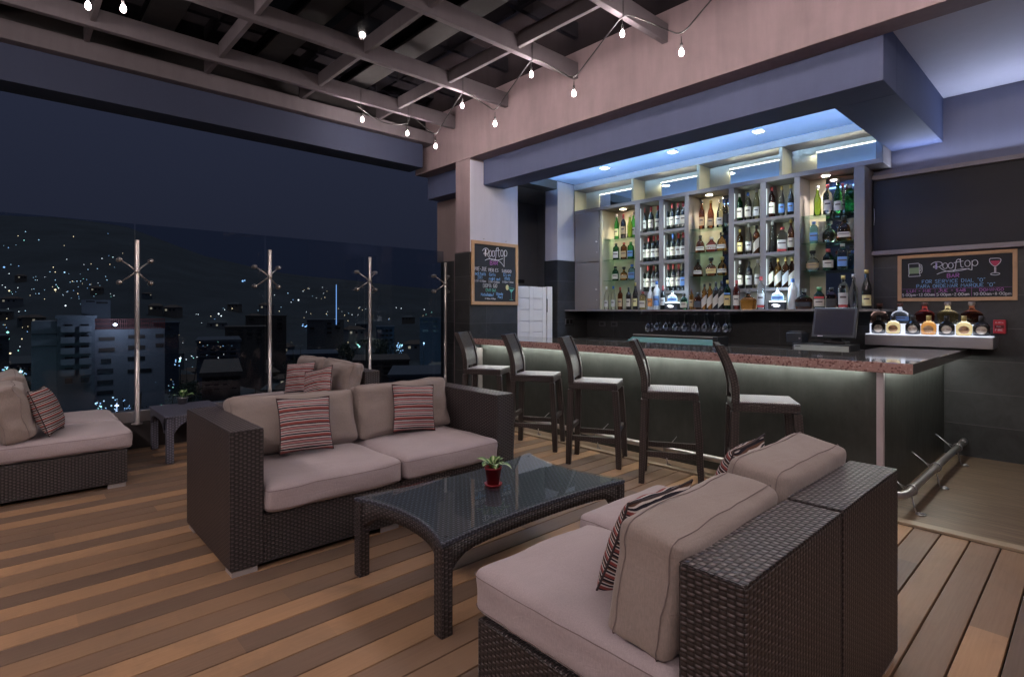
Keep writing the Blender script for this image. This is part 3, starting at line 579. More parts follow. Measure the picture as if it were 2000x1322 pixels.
def bottle(shape, col, cap, lab, label, loc, s=1.0, rz=None, group=None, second=None, name='bottle', slant=False):
    S = SH[shape]; key = (shape, col, cap, lab, second, slant); sy = S.get('sy', 1); sq = S.get('sq', 2)
    if key not in _bc:
        P = S['p']; zt = P[-1][1]; L = []
        body = MB().lathe([(0, 0)] + P + [(0, zt)], 16 if sq == 2 else 24, sy=sy, sq=sq).mesh('bottle_glass'); body.materials.append(GM[col]); L.append(('bottle_glass', body))
        r, h = S['cap']
        if shape in ('decant', 'trap', 'angular', 'dome') : pr = [(0, zt + .0005), (r * .6, zt + .0005), (r * .75, zt + .006), (r, zt + .012), (r, zt + h), (r * .8, zt + h + .004), (0, zt + h + .004)]
        elif shape == 'wine': pr = [(r, zt - .055), (r, zt + .003), (0, zt + .003)]
        else: pr = [(r, zt - h * .75), (r * 1.03, zt - h * .3), (r, zt + .006), (0, zt + .006)]
        cm = MB().lathe(pr, 14).mesh('cap'); cm.materials.append(CP[cap]); L.append(('cap', cm))
        if lab:
            z0, z1 = S['lab']; q = lab_patch(P, z0, z1, 1, sy, sq, off=.0011)
            if slant:
                for i, v in enumerate(q.v): v.z += v.x * .9
            q = q.mesh('bottle_label'); q.materials.append(LB[lab]); L.append(('bottle_label', q))
            zz = z0 + (z1 - z0) * .55; q = lab_patch(P, zz, zz + (z1 - z0) * .16, 1, sy, sq, 34, .0017).mesh('label_print'); q.materials.append(INK); L.append(('label_print', q)) if not slant and lab != 'black' else None
        if second:
            q = lab_patch(P, S['lab'][0] - .022 if second[0] == 'low' else S['lab'][1] + .008, S['lab'][0] - .004 if second[0] == 'low' else S['lab'][1] + .024, 1, sy, sq, 55, .0015).mesh('neck_band'); q.materials.append(LB[second[1]]); L.append(('neck_band', q))
        _bc[key] = L
    t = thing(name, label, 'bottle', loc, R_(14) if rz is None else rz, group)
    zs_ = 1.2 if shape in ('wine', 'spirit', 'slim') and s <= 1.12 else 1.12 if shape == 'trap' else 1.0
    xs_ = 1.1 if shape == 'wine' else 1.05
    t.scale = (s * xs_, s * xs_, s * zs_); par = None
    for n, me in _bc[key]:
        o = link(bpy.data.objects.new(n, me)); o.parent = par if n == 'label_print' else t
        if n == 'bottle_label': par = o
    return t
f_, ps_ = 1070.0, R_(47.25)
def xat(px, Y):
    a = (px - 1000) / f_; dx = a * math.cos(ps_) - math.sin(ps_); dy = a * math.sin(ps_) + math.cos(ps_); return Y * dx / dy
def z1x(x): return x / 2.874 + 1100
ordn = ['leftmost', 'second', 'third', 'fourth', 'fifth', 'sixth']
GN = {'green': 'green', 'lime': 'lime', 'dark': 'dark wine', 'amber': 'amber', 'darkamber': 'brown', 'clear': 'clear', 'blue': 'pale blue', 'red': 'dark red', 'gold': 'golden', 'frost': 'frosted white', 'rose': 'rose', 'pale': 'straw', 'dgreen': 'dark green', 'lit': 'glowing clear', 'yblack': 'black'}
SN = {'wine': 'bottle', 'spirit': 'bottle', 'slim': 'slim bottle', 'tall': 'tall bottle', 'squat': 'squat bottle', 'square': 'square bottle', 'blocky': 'square bottle', 'decant': 'decanter', 'trap': 'tapered decanter', 'round': 'round flask', 'angular': 'angular decanter', 'dome': 'domed decanter', 'flaskj': 'small flask'}
CN = {'red': 'red', 'black': 'black', 'silver': 'silver', 'gold': 'gold', 'white': 'white', 'blue': 'blue', 'green': 'green', 'wood': 'wooden', 'clearcap': 'glass'}
def row(z, Y, where, items, s=1.0):
    for i, it in enumerate(items):
        px, sh, col, cap, lab = it[:5]; kw = it[5] if len(it) > 5 else {}; sc_ = kw.pop('s', s); yy = Y + kw.pop('dy', 0)
        x = xat(z1x(px), yy)
        lb = f"{GN[col]} {SN[sh]} with {CN[cap]} cap, {ordn[i]} {where}"
        bottle(sh, col, cap, lab, lb, (x, yy, z + .0006), sc_, group='bottles in the back bar cabinet', **kw)
Y0 = 6.72
row(2.485, Y0, 'on the top glass shelf by the doors', [(300, 'slim', 'green', 'silver', 'yellow'), (338, 'wine', 'yblack', 'red', 'tan'), (374, 'tall', 'lime', 'silver', 'green' if 0 else None), (394, 'slim', 'green', 'silver', 'white', dict(dy=.06))])
row(2.18, Y0, 'on the middle glass shelf by the doors', [(297, 'blocky', 'dgreen', 'black', 'white'), (341, 'blocky', 'darkamber', 'red', 'tan'), (379, 'blocky', 'green', 'green', 'blue')])
row(1.87, Y0, 'on the lowest glass shelf by the doors', [(293, 'squat', 'dgreen', 'black', 'cream', dict(s=1.05)), (341, 'decant', 'amber', 'black', 'tan', dict(s=.9)), (386, 'square', 'blue', 'blue', 'blue', dict(s=1.1))])
def wines(z, where, xs_, caps, labs):
    row(z, Y0 - .02, where, [(x, 'wine', 'dark', c, l) for x, c, l in zip(xs_, caps, labs)])
wines(2.522, 'in the top niche of the first wine column', (455, 493, 532), ('red', 'red', 'red'), ('white', 'cream', 'cream'))
wines(2.107, 'in the middle niche of the first wine column', (452, 480, 508, 532), ('red',) * 4, ('white', 'cream', 'white', 'cream'))
wines(1.692, 'in the bottom niche of the first wine column', (450, 478, 508, 530), ('black', 'red', 'red', 'black'), ('white', 'cream', 'white', 'white'))
wines(2.522, 'in the top niche of the second wine column', (580, 612, 645, 674), ('green', 'red', 'red', 'red'), ('white', 'cream', 'white', 'cream'))
wines(2.107, 'in the middle niche of the second wine column', (585, 616, 647, 674), ('black', 'blue', 'red', 'red'), ('white', 'cream', 'white', 'white'))
wines(1.692, 'in the bottom niche of the second wine column', (588, 618, 648, 674), ('red', 'red', 'red', 'black'), ('white', 'cream', 'cream', 'blue'))
row(2.485, Y0, 'on the top middle glass shelf', [(778, 'slim', 'darkamber', 'black', 'tan', dict(s=1.02)), (828, 'tall', 'darkamber', 'gold', 'tan', dict(s=1.08)), (880, 'tall', 'pale', 'silver', 'white', dict(s=1.05)), (915, 'spirit', 'pale', 'black', 'black', dict(dy=.05))])
row(2.18, Y0, 'on the second middle glass shelf', [(770, 'trap', 'darkamber', 'black', 'cream', dict(s=.96)), (832, 'round', 'red', 'silver', 'cream', dict(s=1.12)), (890, 'trap', 'amber', 'clearcap', 'cream', dict(s=1.0))])
row(1.87, Y0, 'on the third middle glass shelf', [(757, 'trap', 'darkamber', 'black', 'cream', dict(s=.96)), (830, 'decant', 'darkamber', 'black', 'gold', dict(s=1.08)), (893, 'trap', 'amber', 'gold', 'cream', dict(s=1.0))])
row(2.522, Y0 - .02, 'in the top niche of the first spirit column', [(990, 'spirit', 'green', 'silver', 'cream'), (1038, 'spirit', 'pale', 'blue', 'cream'), (1085, 'slim', 'pale', 'silver', 'white')])
row(2.107, Y0 - .02, 'in the middle niche of the first spirit column', [(992, 'spirit', 'amber', 'gold', 'gold', dict(s=.93)), (1042, 'slim', 'clear', 'white', 'white'), (1085, 'spirit', 'darkamber', 'black', 'cream', dict(slant=True))])
row(1.692, Y0 - .02, 'in the bottom niche of the first spirit column', [(993, 'spirit', 'clear', 'white', 'cream'), (1043, 'spirit', 'yblack', 'black', 'white', dict(s=.95)), (1092, 'spirit', 'clear', 'white', 'white')])
row(2.522, Y0 - .02, 'in the top niche of the second spirit column', [(1170, 'spirit', 'red', 'red', 'cream', dict(s=1.05)), (1226, 'slim', 'clear', 'gold', 'blue', dict(s=.95)), (1277, 'slim', 'yblack', 'gold', 'blue', dict(s=.95))])
row(2.107, Y0 - .02, 'in the middle niche of the second spirit column', [(1174, 'slim', 'clear', 'white', None), (1230, 'blocky', 'clear', 'red', 'white', dict(second=('low', 'red'), s=1.2)), (1278, 'slim', 'darkamber', 'gold', 'cream')])
row(1.692, Y0 - .02, 'in the bottom niche of the second spirit column', [(1163, 'spirit', 'darkamber', 'black', 'cream', dict(slant=True)), (1206, 'spirit', 'amber', 'gold', 'cream', dict(slant=True)), (1249, 'spirit', 'darkamber', 'gold', 'white', dict(slant=True)), (1284, 'spirit', 'darkamber', 'gold', 'cream', dict(slant=True))])
row(2.485, Y0, 'on the top right glass shelf', [(1427, 'tall', 'lime', 'silver', None, dict(s=1.0)), (1485, 'spirit', 'clear', 'red', 'cream', dict(s=1.15)), (1542, 'tall', 'green', 'silver', 'white', dict(s=1.12)), (1570, 'slim', 'clear', 'red', 'white', dict(dy=.09, s=.9)), (1611, 'blocky', 'green', 'white', 'green' if 0 else None, dict(s=1.2))])
row(2.18, Y0, 'on the second right glass shelf', [(1407, 'blocky', 'blue', 'blue', 'blue', dict(s=1.0)), (1495, 'decant', 'pale', 'clearcap', None, dict(s=1.05)), (1576, 'trap', 'amber', 'black', 'cream', dict(s=1.15))])
row(1.87, Y0, 'on the third right glass shelf', [(1400, 'decant', 'clear', 'black', 'tan', dict(s=1.05)), (1487, 'squat', 'dgreen', 'red', 'cream', dict(s=1.15)), (1568, 'blocky', 'clear', 'white', 'blue', dict(s=1.15)), (1625, 'square', 'blue', 'blue', None, dict(dy=.05, s=1.0))])
# ledge row, standing in front of the cabinet
LZ, LY = 1.437, 6.47
led = [(243, 'slim', 'clear', 'white', 'white', 'under the lowest glass shelf by the doors', dict(s=.88)), (281, 'slim', 'clear', 'blue', 'white', 'second on the ledge under the glass shelf by the doors', dict(s=.9)), (320, 'spirit', 'darkamber', 'red', 'tan', 'third on the ledge, beside a black bottle', dict(s=.92)),
 (367, 'spirit', 'yblack', 'black', 'cream', 'fourth on the ledge, low cream label', dict(s=.9)), (405, 'slim', 'yblack', 'gold', 'yellow', 'fifth on the ledge, yellow body label', dict(s=1.0)), (447, 'blocky', 'gold', 'red', 'cream', 'sixth on the ledge, below the first wine column', dict(s=1.0)),
 (489, 'spirit', 'frost', 'white', 'orange', 'with an orange mark, on the ledge below the wine', dict(s=.9)), (525, 'spirit', 'frost', 'blue', 'blue', 'on the ledge next to the left light box', dict(s=1.1)), (560, 'wine', 'dark', 'red', 'white', 'on the ledge touching the left light box', dict(s=.88)),
 (677, 'squat', 'dgreen', 'black', 'cream', 'on the ledge right of the left light box', dict(s=1.0)), (720, 'spirit', 'amber', 'wood', 'tan', 'small on the ledge below the middle shelves', dict(s=.75)), (757, 'square', 'darkamber', 'black', 'black', 'on the ledge beside the whisky row', dict(s=1.05)),
 (793, 'spirit', 'amber', 'black', 'cream', 'first of the slanted label row', dict(s=.92, slant=True)), (824, 'spirit', 'amber', 'black', 'cream', 'second of the slanted label row', dict(s=.95, slant=True)), (857, 'spirit', 'yblack', 'black', 'cream', 'third of the slanted label row', dict(s=.98, slant=True)),
 (888, 'spirit', 'yblack', 'black', 'cream', 'fourth of the slanted label row', dict(s=1.0, slant=True)), (922, 'spirit', 'dgreen', 'gold', 'gold', 'last of the slanted label row', dict(s=1.02, second=('up', 'blue'))), (973, 'spirit', 'red', 'red', 'cream', 'on the ledge below the first spirit column', dict(s=1.0)),
 (1040, 'angular', 'amber', 'clearcap', None, 'with blue stopper on the ledge below the spirit column', dict(s=1.08)), (1110, 'spirit', 'clear', 'red', 'white', 'on the ledge left of the right light box', dict(s=1.1, second=('low', 'red'))), (1288, 'spirit', 'frost', 'blue', None, 'tall on the ledge right of the right light box', dict(s=1.18)),
 (1350, 'angular', 'darkamber', 'clearcap', 'black', 'wide on the ledge below the right shelves', dict(s=1.05)), (1437, 'squat', 'dgreen', 'green', 'cream', 'with red band, on ledge', dict(s=1.15, second=('up', 'red'))), (1506, 'square', 'darkamber', 'black', 'black', 'on the ledge behind two glasses', dict(s=1.12)),
 (1572, 'spirit', 'clear', 'gold', 'white', 'with red striped label on the ledge', dict(s=1.22, second=('low', 'red'))), (1630, 'tall', 'clear', 'silver', None, 'fluted clear on the ledge end', dict(s=1.08)), (1703, 'tall', 'yblack', 'gold', 'yellow', 'at the very right end of the ledge', dict(s=1.20))]
for px, sh, col, cap, lab, wh, kw in led:
    bottle(sh, col, cap, lab, ' '.join(f"{GN[col]} {SN[sh]} with {CN[cap]} cap {wh}".split()[:16]), (xat(z1x(px), LY), LY, LZ), group='bottles along the cabinet ledge', **kw)
for px, wd in ((613, 'left'), (1203, 'right')):
    x = xat(z1x(px), 6.45)
    t = thing('light_box', f'black display box with glowing top, {wd} of the two on the ledge', 'display box', (x, 6.45, LZ), R_(6), 'glowing display boxes')
    bx(-.085, .085, -.06, .06, 0, .085).build('box', DARKB, t, .004)
    bx(-.075, .075, -.05, .05, .0855, .092).build('glow_plate', emit('glow plate', (.72, .88, 1), 3), t)
    m = MB()
    m.tube([(-.045, -.0608, .045), (-.02, -.0608, .06), (.02, -.0608, .052), (.045, -.0608, .040)], .0045, 6); m.tube([(-.03, -.0608, .035), (.0, -.0608, .028), (.035, -.0608, .032)], .004, 6); m.tube([(-.02, -.0608, .05), (.03, -.0608, .036)], .004, 6)
    m.build('emblem', emit('emblem light', (.85, .92, 1), 1.2), t)
    bottle('dome', 'lit', 'clearcap', 'blue', f'glowing domed bottle standing on the {wd} light box', (x, 6.45, LZ + .0925), .74, group='bottles on the light boxes')
    lamp('POINT', (x, 6.40, LZ + .25), 1.2 if wd == 'left' else 1.8, (.55, .78, 1), t, .04)
# stacked glasses on the right shelves
for px, lb in ((1450, 'stack of small white cups behind the pale decanter'), (1612, 'stack of small white cups behind the tapered amber decanter')):
    x = xat(z1x(px), 6.80)
    m = MB()
    for k in range(6): m.lathe([(.030, k * .042), (.040, k * .042 + .036), (.042, k * .042 + .040), (.036, k * .042 + .040)], 16)
    solo('cup_stack', MB(), LAMI, lb, 'cups', (x, 6.80, 2.18)) if 0 else None
    o = m.build('cup_stack', plain('white cup', (.66, .64, .62), .4)); o.location = (x, 6.82, 2.181); tag(o, lb, 'cup stack', 'stacked cups')
# hanging glass rack and wine glasses
t = thing('glass_rack', 'metal rack under the cabinet ledge holding upside down glasses', 'glass rack', (-3.7, 6.45, 1.37))
rx = [-4.30 + 1.235 * i / 9 for i in range(10)]
for x in rx: MB().box(x - .022, x + .022, 6.38, 6.7, 1.377, 1.381).box(x - .004, x + .004, 6.38, 6.7, 1.381, 1.412).build('rack_rail', STEEL2, t, 0, True)
wg = MB().lathe([(.034, -.002), (.036, -.004), (.005, -.010), (.0035, -.03), (.0035, -.085), (.012, -.095), (.032, -.12), (.036, -.145), (.031, -.19), (.0305, -.19), (.034, -.145), (.030, -.122), (.008, -.099), (0, -.097)], 16).mesh('wine_glass'); wg.materials.append(CLEARG)
for i in range(9):
    xc = (rx[i] + rx[i + 1]) / 2
    for j in range(2):
        o = link(bpy.data.objects.new('wine_glass', wg)); o.location = (xc, 6.44 + j * .09, 1.3815); s = 1.18 if i > 0 else 1.3; o.scale = (1.12, 1.12, s)
        tag(o, ['clear wine glass hanging upside down in the front row under the ledge', 'clear wine glass hanging upside down in the rear row under the ledge'][j], 'wine glass', 'hanging wine glasses, ' + ('front row' if j == 0 else 'rear row'))
# ------------------------------------------------------------------ lit shelf by the wall
t = thing('lit_shelf', 'steel fronted wall shelf with two glowing white steps of bottles', 'shelf', (-1.18, 6.7, 1.07))
MB().box(-1.69, -.683, 6.55, 6.905, 1.070, 1.176).build('shelf_body', STEEL2, t, .003, True)
GLW = emit('glowing acrylic', (.78, .83, 1.0), .42)
MB().box(-1.685, -.69, 6.552, 6.70, 1.1765, 1.186).build('lower_step', GLW, t, .001, True)
MB().box(-1.685, -.80, 6.702, 6.90, 1.1765, 1.287).build('upper_step', GLW, t, .003, True)
lamp('AREA', (-1.2, 6.60, 1.20), .25, (.75, .82, 1), t, sx=.9, sy=.05, rot=(R_(180), 0, 0))
def pxl(px, Y): return xat(px, Y)
for i, (px, sh, col, cap, l) in enumerate([(1718, 'dome', 'rose', 'wood', 'domed pinkish decanter at the left of the upper lit step'), (1758, 'dome', 'clear', 'wood', 'domed clear decanter with wooden stopper, second on the upper lit step'), (1806, 'angular', 'red', 'wood', 'dark red angular decanter in the middle of the upper lit step'),
    (1851, 'angular', 'gold', 'silver', 'pale golden angular decanter, fourth on the upper lit step'), (1898, 'angular', 'darkamber', 'silver', 'dark brown angular decanter with tag at the right of the upper lit step')]):
    o = bottle(sh, col, cap, 'blue' if i == 1 else None, l, (pxl(px, 6.79), 6.79, 1.288), 1.0, R_(4), 'decanters on the upper lit step')
flw = [(1716, 'yblack', 'black'), (1745, 'gold', 'black'), (1783, 'yblack', 'black'), (1814, 'amber', 'gold'), (1849, 'yblack', 'black'), (1883, 'gold', 'gold'), (1917, 'yblack', 'black')]
# ------------------------------------------------------------------ single stroke lettering
G = {'A': '0,0 2,6 4,0;.8,2.3 3.2,2.3', 'B': '0,0 0,6 2.6,6 3.5,5.2 3.4,3.8 2.4,3.2 0,3.2;2.4,3.2 3.8,2.4 3.8,.9 2.6,0 0,0', 'C': '3.8,5 2.4,6 .9,5.4 0,3 .8,.7 2.4,0 3.8,.9', 'D': '0,0 0,6 2,6 3.8,4.4 3.9,2 2.2,0 0,0',
 'E': '3.6,6 0,6 0,0 3.6,0;0,3.1 2.9,3.1', 'F': '3.6,6 0,6 0,0;0,3.1 2.8,3.1', 'G': '3.8,5 2.4,6 .8,5.4 0,3 .8,.6 2.4,0 3.9,1 3.9,2.8 2.3,2.8', 'H': '0,0 0,6;4,0 4,6;0,3 4,3', 'I': '1,0 1,6', 'J': '3,6 3,1.2 1.8,0 .4,.6 0,1.6;1.4,6 4,6', 'K': '0,0 0,6;3.8,6 0,2.6;1.4,3.6 4,0', 'L': '0,6 0,0 3.5,0',
 'M': '0,0 .6,6 2.4,2.4 4.2,6 4.8,0', 'N': '0,0 0,6 4,0 4,6', 'O': '2,6 .5,5.2 0,3 .5,.8 2,0 3.5,.8 4,3 3.5,5.2 2,6', 'P': '0,0 0,6 2.7,6 3.8,5 3.6,3.4 2.5,2.7 0,2.7', 'Q': '2,6 .5,5.2 0,3 .5,.8 2,0 3.5,.8 4,3 3.5,5.2 2,6;2.4,1.6 4.2,-.5', 'R': '0,0 0,6 2.7,6 3.8,5 3.6,3.6 2.5,2.9 0,2.9;1.6,2.9 4,0',
 'S': '3.7,5.2 2.2,6 .5,5.4 .4,3.9 3.3,2.5 3.6,1 2,0 .2,.8', 'T': '0,6 4,6;2,6 2,0', 'U': '0,6 0,1.6 1.2,0 2.9,0 4,1.6 4,6', 'V': '0,6 2,0 4,6', 'X': '0,0 4,6;0,6 4,0', 'Y': '0,6 2,3 4,6;2,3 2,0', 'Z': '0,6 4,6 0,0 4,0',
 '0': '2,6 .4,5 0,3 .4,1 2,0 3.6,1 4,3 3.6,5 2,6', '1': '.6,4.8 2,6 2,0', '2': '.2,4.8 1.6,6 3.4,5.4 3.4,3.9 0,0 4,0', '3': '.3,5.4 2,6 3.6,5 2,3.3 3.8,2 3,.3 .2,.3', '5': '3.6,6 .6,6 .4,3.4 2.4,3.8 3.8,2.6 3.4,.7 1.8,0 .2,.5', '8': '2,3.2 .5,4.5 2,6 3.5,4.5 2,3.2 .2,1.5 2,0 3.8,1.5 2,3.2', '9': '.6,.2 3,1.6 3.7,4.4 2.2,6 .5,5 .8,3.4 2.6,3 3.6,4',
 ':': '1,1.2 1,1.7;1,3.7 1,4.2', '-': '.4,3 3.2,3', '/': '0,-.6 2.6,6.4', '"': '.4,6.4 .4,5.2;1.6,6.4 1.6,5.2', '.': '.6,0 .6,.4',
 'a': '3,3.6 1.4,4 0,2 1.2,0 3,1.2;3,4 3,.6 3.4,0', 'c': '3,3.4 1.6,4 0,2 1.5,0 3,.8', 'd': '3,3.6 1.4,4 0,2 1.2,0 3,1.2;3,6 3,0', 'e': '0,2.2 3,2.4 2.2,4 .8,3.8 0,2 1,.1 3,.7', 'g': '3,3.6 1.4,4 0,2 1.4,.6 3,1.6;3,4 3,-1.2 1.6,-2 .2,-1.2', 'h': '0,0 0,6;0,2.8 1.6,4 3,3 3,0', 'i': '.8,0 .8,4;.8,5.2 .8,5.6', 'j': '1.6,4 1.6,-1.2 .4,-2;1.6,5.2 1.6,5.6', 'k': '0,0 0,6;2.8,4 0,1.8 3,0',
 'l': '.8,6 .8,.4 1.4,0', 'm': '0,0 0,4;0,3 1.3,4 2.2,3 2.2,0;2.2,3 3.4,4 4.4,3 4.4,0', 'n': '0,0 0,4;0,2.8 1.6,4 3,3 3,0', 'o': '1.6,4 .2,3 .2,1 1.6,0 3,1 3,3 1.6,4', 'p': '0,-2 0,4;0,3.4 1.6,4 3,2.4 2,.2 0,.6', 'q': '3,4 3,-2;3,3.4 1.4,4 0,2 1.2,.2 3,.8', 'r': '0,0 0,4;0,2.6 1.2,3.9 2.4,3.8', 's': '2.7,3.4 1.4,4 .3,3 2.6,1.4 1.6,0 .1,.6', 't': '1.4,5.6 1.4,.6 2.4,0;.2,4 2.6,4', 'u': '0,4 0,1 1.3,0 3,1.2;3,4 3,0', 'v': '0,4 1.5,0 3,4', 'x': '0,0 3,4;0,4 3,0', 'y': '0,4 1.6,.4;3.2,4 1,-2', 'w': '0,4 1,0 2,3 3,0 4,4'}
ADV = {'M': 6.2, 'I': 3, ' ': 3.4, ':': 2.6, '"': 3, '.': 2, 'm': 6, 'l': 2.8, 'i': 2.4, 'j': 3, 't': 3.8, 'r': 3.6, '-': 4.6, 'w': 5.6, '1': 4.4}
def strokes(text, x, y, h, rnd=.25, sqz=1.0):
    k = h / 6; out = []; cx = x
    for ch in text:
        if ch in G:
            jy = random.uniform(-rnd, rnd)
            for st in G[ch].split(';'):
                out.append([(cx + float(p.split(',')[0]) * k * sqz, y + (float(p.split(',')[1]) + jy) * k) for p in st.split()])
        cx += ADV.get(ch, 5.4 if ch.isupper() or ch.isdigit() else 4.4) * k * sqz
    return out
def twidth(text, h, sqz=1.0): return sum(ADV.get(ch, 5.4 if ch.isupper() or ch.isdigit() else 4.4) for ch in text) * h / 6 * sqz
def ell(cx, cy, rx_, ry_, n=18, a0=0, a1=2 * PI): return [(cx + rx_ * math.cos(a0 + (a1 - a0) * i / n), cy + ry_ * math.sin(a0 + (a1 - a0) * i / n)) for i in range(n + 1)]
def smooth(P, it=2):
    for _ in range(it):
        Q = [P[0]]
        for a, b in zip(P[:-1], P[1:]): Q += [(a[0] * .75 + b[0] * .25, a[1] * .75 + b[1] * .25), (a[0] * .25 + b[0] * .75, a[1] * .25 + b[1] * .75)]
        P = Q + [P[-1]]
    return P
def draw(parent, name, S, r, mat, fr):
    """fr maps board coordinates (u,v) to local 3D."""
    m = MB()
    for P in S:
        if len(P) > 1: m.tube([fr(*p) for p in P], r, 5)
    return m.build(name, mat, parent)
def fillpoly(parent, name, P, mat, fr):
    m = MB(); m.quad([fr(*p) for p in P]); return m.build(name, mat, parent)
def frame_board(parent, W_, H_, fw, fr3, th=.022):
    m = MB()
    for (a, b, c, d) in ((0, W_, 0, fw), (0, W_, H_ - fw, H_), (0, fw, fw, H_ - fw), (W_ - fw, W_, fw, H_ - fw)): m.box(a, b, -th, 0, c, d, fr3)
    m.build('wooden_frame', PINE, parent, .002)
    MB().box(fw, W_ - fw, -.008, 0, fw, H_ - fw, fr3).build('slate', SLATE, parent)
def logo(fr_pts, sx, ox, oy, sy=None):
    sy = sy or sx
    T = lambda P: [(ox + (x - 700) * sx, oy + (380 - y) * sy) for x, y in P]
    L = [smooth([(705, 232), (735, 205), (800, 190), (860, 200), (884, 232), (850, 262), (800, 272), (750, 278), (738, 262), (790, 248)])]
    L += [smooth([(830, 268), (870, 305), (930, 338), (1000, 350), (1150, 338), (1240, 318), (1270, 312)]), ell(920, 258, 36, 42), ell(1002, 258, 36, 42)]
    L += [smooth([(1145, 195), (1125, 168), (1090, 178), (1078, 215), (1076, 280), (1060, 330), (1030, 345)]), [(1045, 220), (1185, 200)], smooth([(1142, 165), (1146, 270), (1165, 295), (1185, 285)]), ell(1243, 240, 38, 44)]
    L += [[(1308, 200), (1306, 335)], ell(1348, 236, 40, 42), smooth([(795, 378), (870, 350), (960, 336), (1100, 322), (1230, 312), (1304, 335)])]
    return [T(P) for P in L], [T([(788, 208), (788, 302)])]
def put(parent, text, cx, y, h, mat, fr, r=.0022, sqz=1.0):
    w_ = twidth(text, h, sqz); draw(parent, 'chalk_text', strokes(text, cx - w_ / 2, y, h, sqz=sqz), r, mat, fr)
# board on the bar wall: x -1.476..-.548, z 1.511..2.006
bw, bh = .930, .478; t = thing('chalkboard', 'landscape chalkboard with pale wooden frame on the tiled wall under the television', 'chalkboard', (-1.478, 6.905, 1.518), 0, 'pine framed chalkboards')
frame_board(t, bw, bh, .034, Matrix.Identity(4))
fr = lambda u, v: (u, -.0095, v)
# scale: picture units 180..1918 -> 0..bw horizontally ; v from bottom
K = bw / 1738
def vv(y, x): return bh * (1 - ((y - (158 - (x - 180) * .0634)) / (665 - (x - 180) * .0)))
A_, B_ = logo(None, K, (700 - 180) * K, .268, .00068); draw(t, 'chalk_logo', A_, .0031, CH_W, fr); draw(t, 'chalk_logo_stem', B_, .008, CH_L, fr)
put(t, 'BAR', .463, .233, .038, CH_P, fr, .0028)
put(t, 'FOR SERVICE DIAL "0"', .457, .183, .033, CH_B, fr, .0024, .98); put(t, 'PARA ORDENAR MARQUE "0"', .47, .136, .033, CH_B, fr, .0024, .98)
put(t, 'LUN - MIE', .185, .091, .027, CH_P, fr, .0021, 1.1); put(t, 'JUE - SAB', .452, .091, .027, CH_P, fr, .0021, 1.1); put(t, 'DOMINGO', .75, .091, .027, CH_P, fr, .0021, 1.1)
put(t, '5:00pm-12:00am', .178, .052, .027, CH_W, fr, .0021, .92); put(t, '5:00pm-2:00am', .457, .052, .027, CH_W, fr, .0021, .92); put(t, '10:00am-8:00pm', .752, .052, .027, CH_W, fr, .0021, .92)
draw(t, 'chalk_lines', [[(.04, .126), (.89, .126)], [(.315, .126), (.315, .045)], [(.60, .126), (.60, .045)]], .0008, CH_P, fr)
mug = [(.094, .385), (.104, .388), (.178, .390), (.184, .384), (.186, .285), (.194, .262), (.190, .258), (.098, .256), (.094, .262), (.098, .285), (.094, .385)]
draw(t, 'chalk_drawing', [mug, smooth([(.186, .378), (.207, .372), (.210, .315), (.203, .290), (.188, .288)]), smooth([(.187, .362), (.198, .358), (.200, .320), (.188, .304)])], .0028, CH_W, fr)
fillpoly(t, 'chalk_fill', [(.100, .285), (.182, .285), (.182, .348), (.100, .345)], CH_G, lambda u, v: (u, -.0088, v))
draw(t, 'chalk_drawing', [smooth([(.735, .40), (.730, .375), (.745, .345), (.772, .318), (.800, .345), (.816, .375), (.810, .40), (.735, .40)]), [(.769, .318), (.769, .262)], [(.777, .318), (.777, .262)], ell(.773, .252, .033, .011)], .0025, CH_W, fr)
fillpoly(t, 'chalk_fill', [(.738, .378), (.748, .348), (.773, .324), (.798, .348), (.808, .378)], CH_R, lambda u, v: (u, -.0088, v))
# board on the pillar side: plane x=-5.676, y 4.52..5.38
t = thing('chalkboard', 'portrait chalkboard with pale wooden frame on the corner pillar beside the white half door', 'chalkboard', (-5.672, 4.505, 1.500), 0, 'pine framed chalkboards')
bw, bh = .84, .855; Mr = Matrix.Rotation(PI / 2, 4, 'Z')
frame_board(t, bw, bh, .045, Mr); fr = lambda u, v: (.0095, u, v)
A_, B_ = logo(None, .45 / 690, .185, .575, .00100); 
A_[-1] = smooth([(.235, .600), (.29, .622), (.36, .625), (.44, .618), (.52, .590), (.580, .530)]); A_[-3] = [(.582, .755), (.580, .530)]
draw(t, 'chalk_logo', A_, .0042, CH_W, fr); draw(t, 'chalk_logo_stem', B_, .010, CH_W, fr)
put(t, 'BAR', .40, .545, .055, CH_P, fr, .0038, 1.0)
for tx, cx_, y, h, c, q in (('MIE-JUE', .165, .455, .050, CH_W, .72), ('VIERNES', .385, .452, .044, CH_W, .72), ('SABADO', .63, .452, .040, CH_W, .85), ('Cocktails', .145, .395, .046, CH_B, .82), ('2X1', .15, .345, .040, CH_B, .9), ('Girls', .37, .392, .044, CH_B, .9), ('night out', .41, .335, .044, CH_B, .8),
    ('Dj en', .64, .400, .044, CH_B, .9), ('VIVO', .64, .345, .040, CH_B, .85), ('5:00-8:00pm', .155, .305, .026, CH_W, .9), ('5:00-8:00pm', .40, .300, .026, CH_W, .9), ('9:00pm-1:00am', .655, .308, .024, CH_W, .85),
    ('DOMINGO', .33, .235, .050, CH_W, .85), ('Chill Out', .34, .180, .042, CH_T, .75), ('Micheladas/', .28, .118, .040, CH_B, .75), ('Bloody', .50, .135, .036, CH_B, .8), ('Mary', .51, .092, .036, CH_B, .8), ('11:00am-8:00pm', .33, .075, .020, CH_W, .9)):
    put(t, tx, cx_, y, h, c, fr, .0030 if h > .03 else .0018, q)
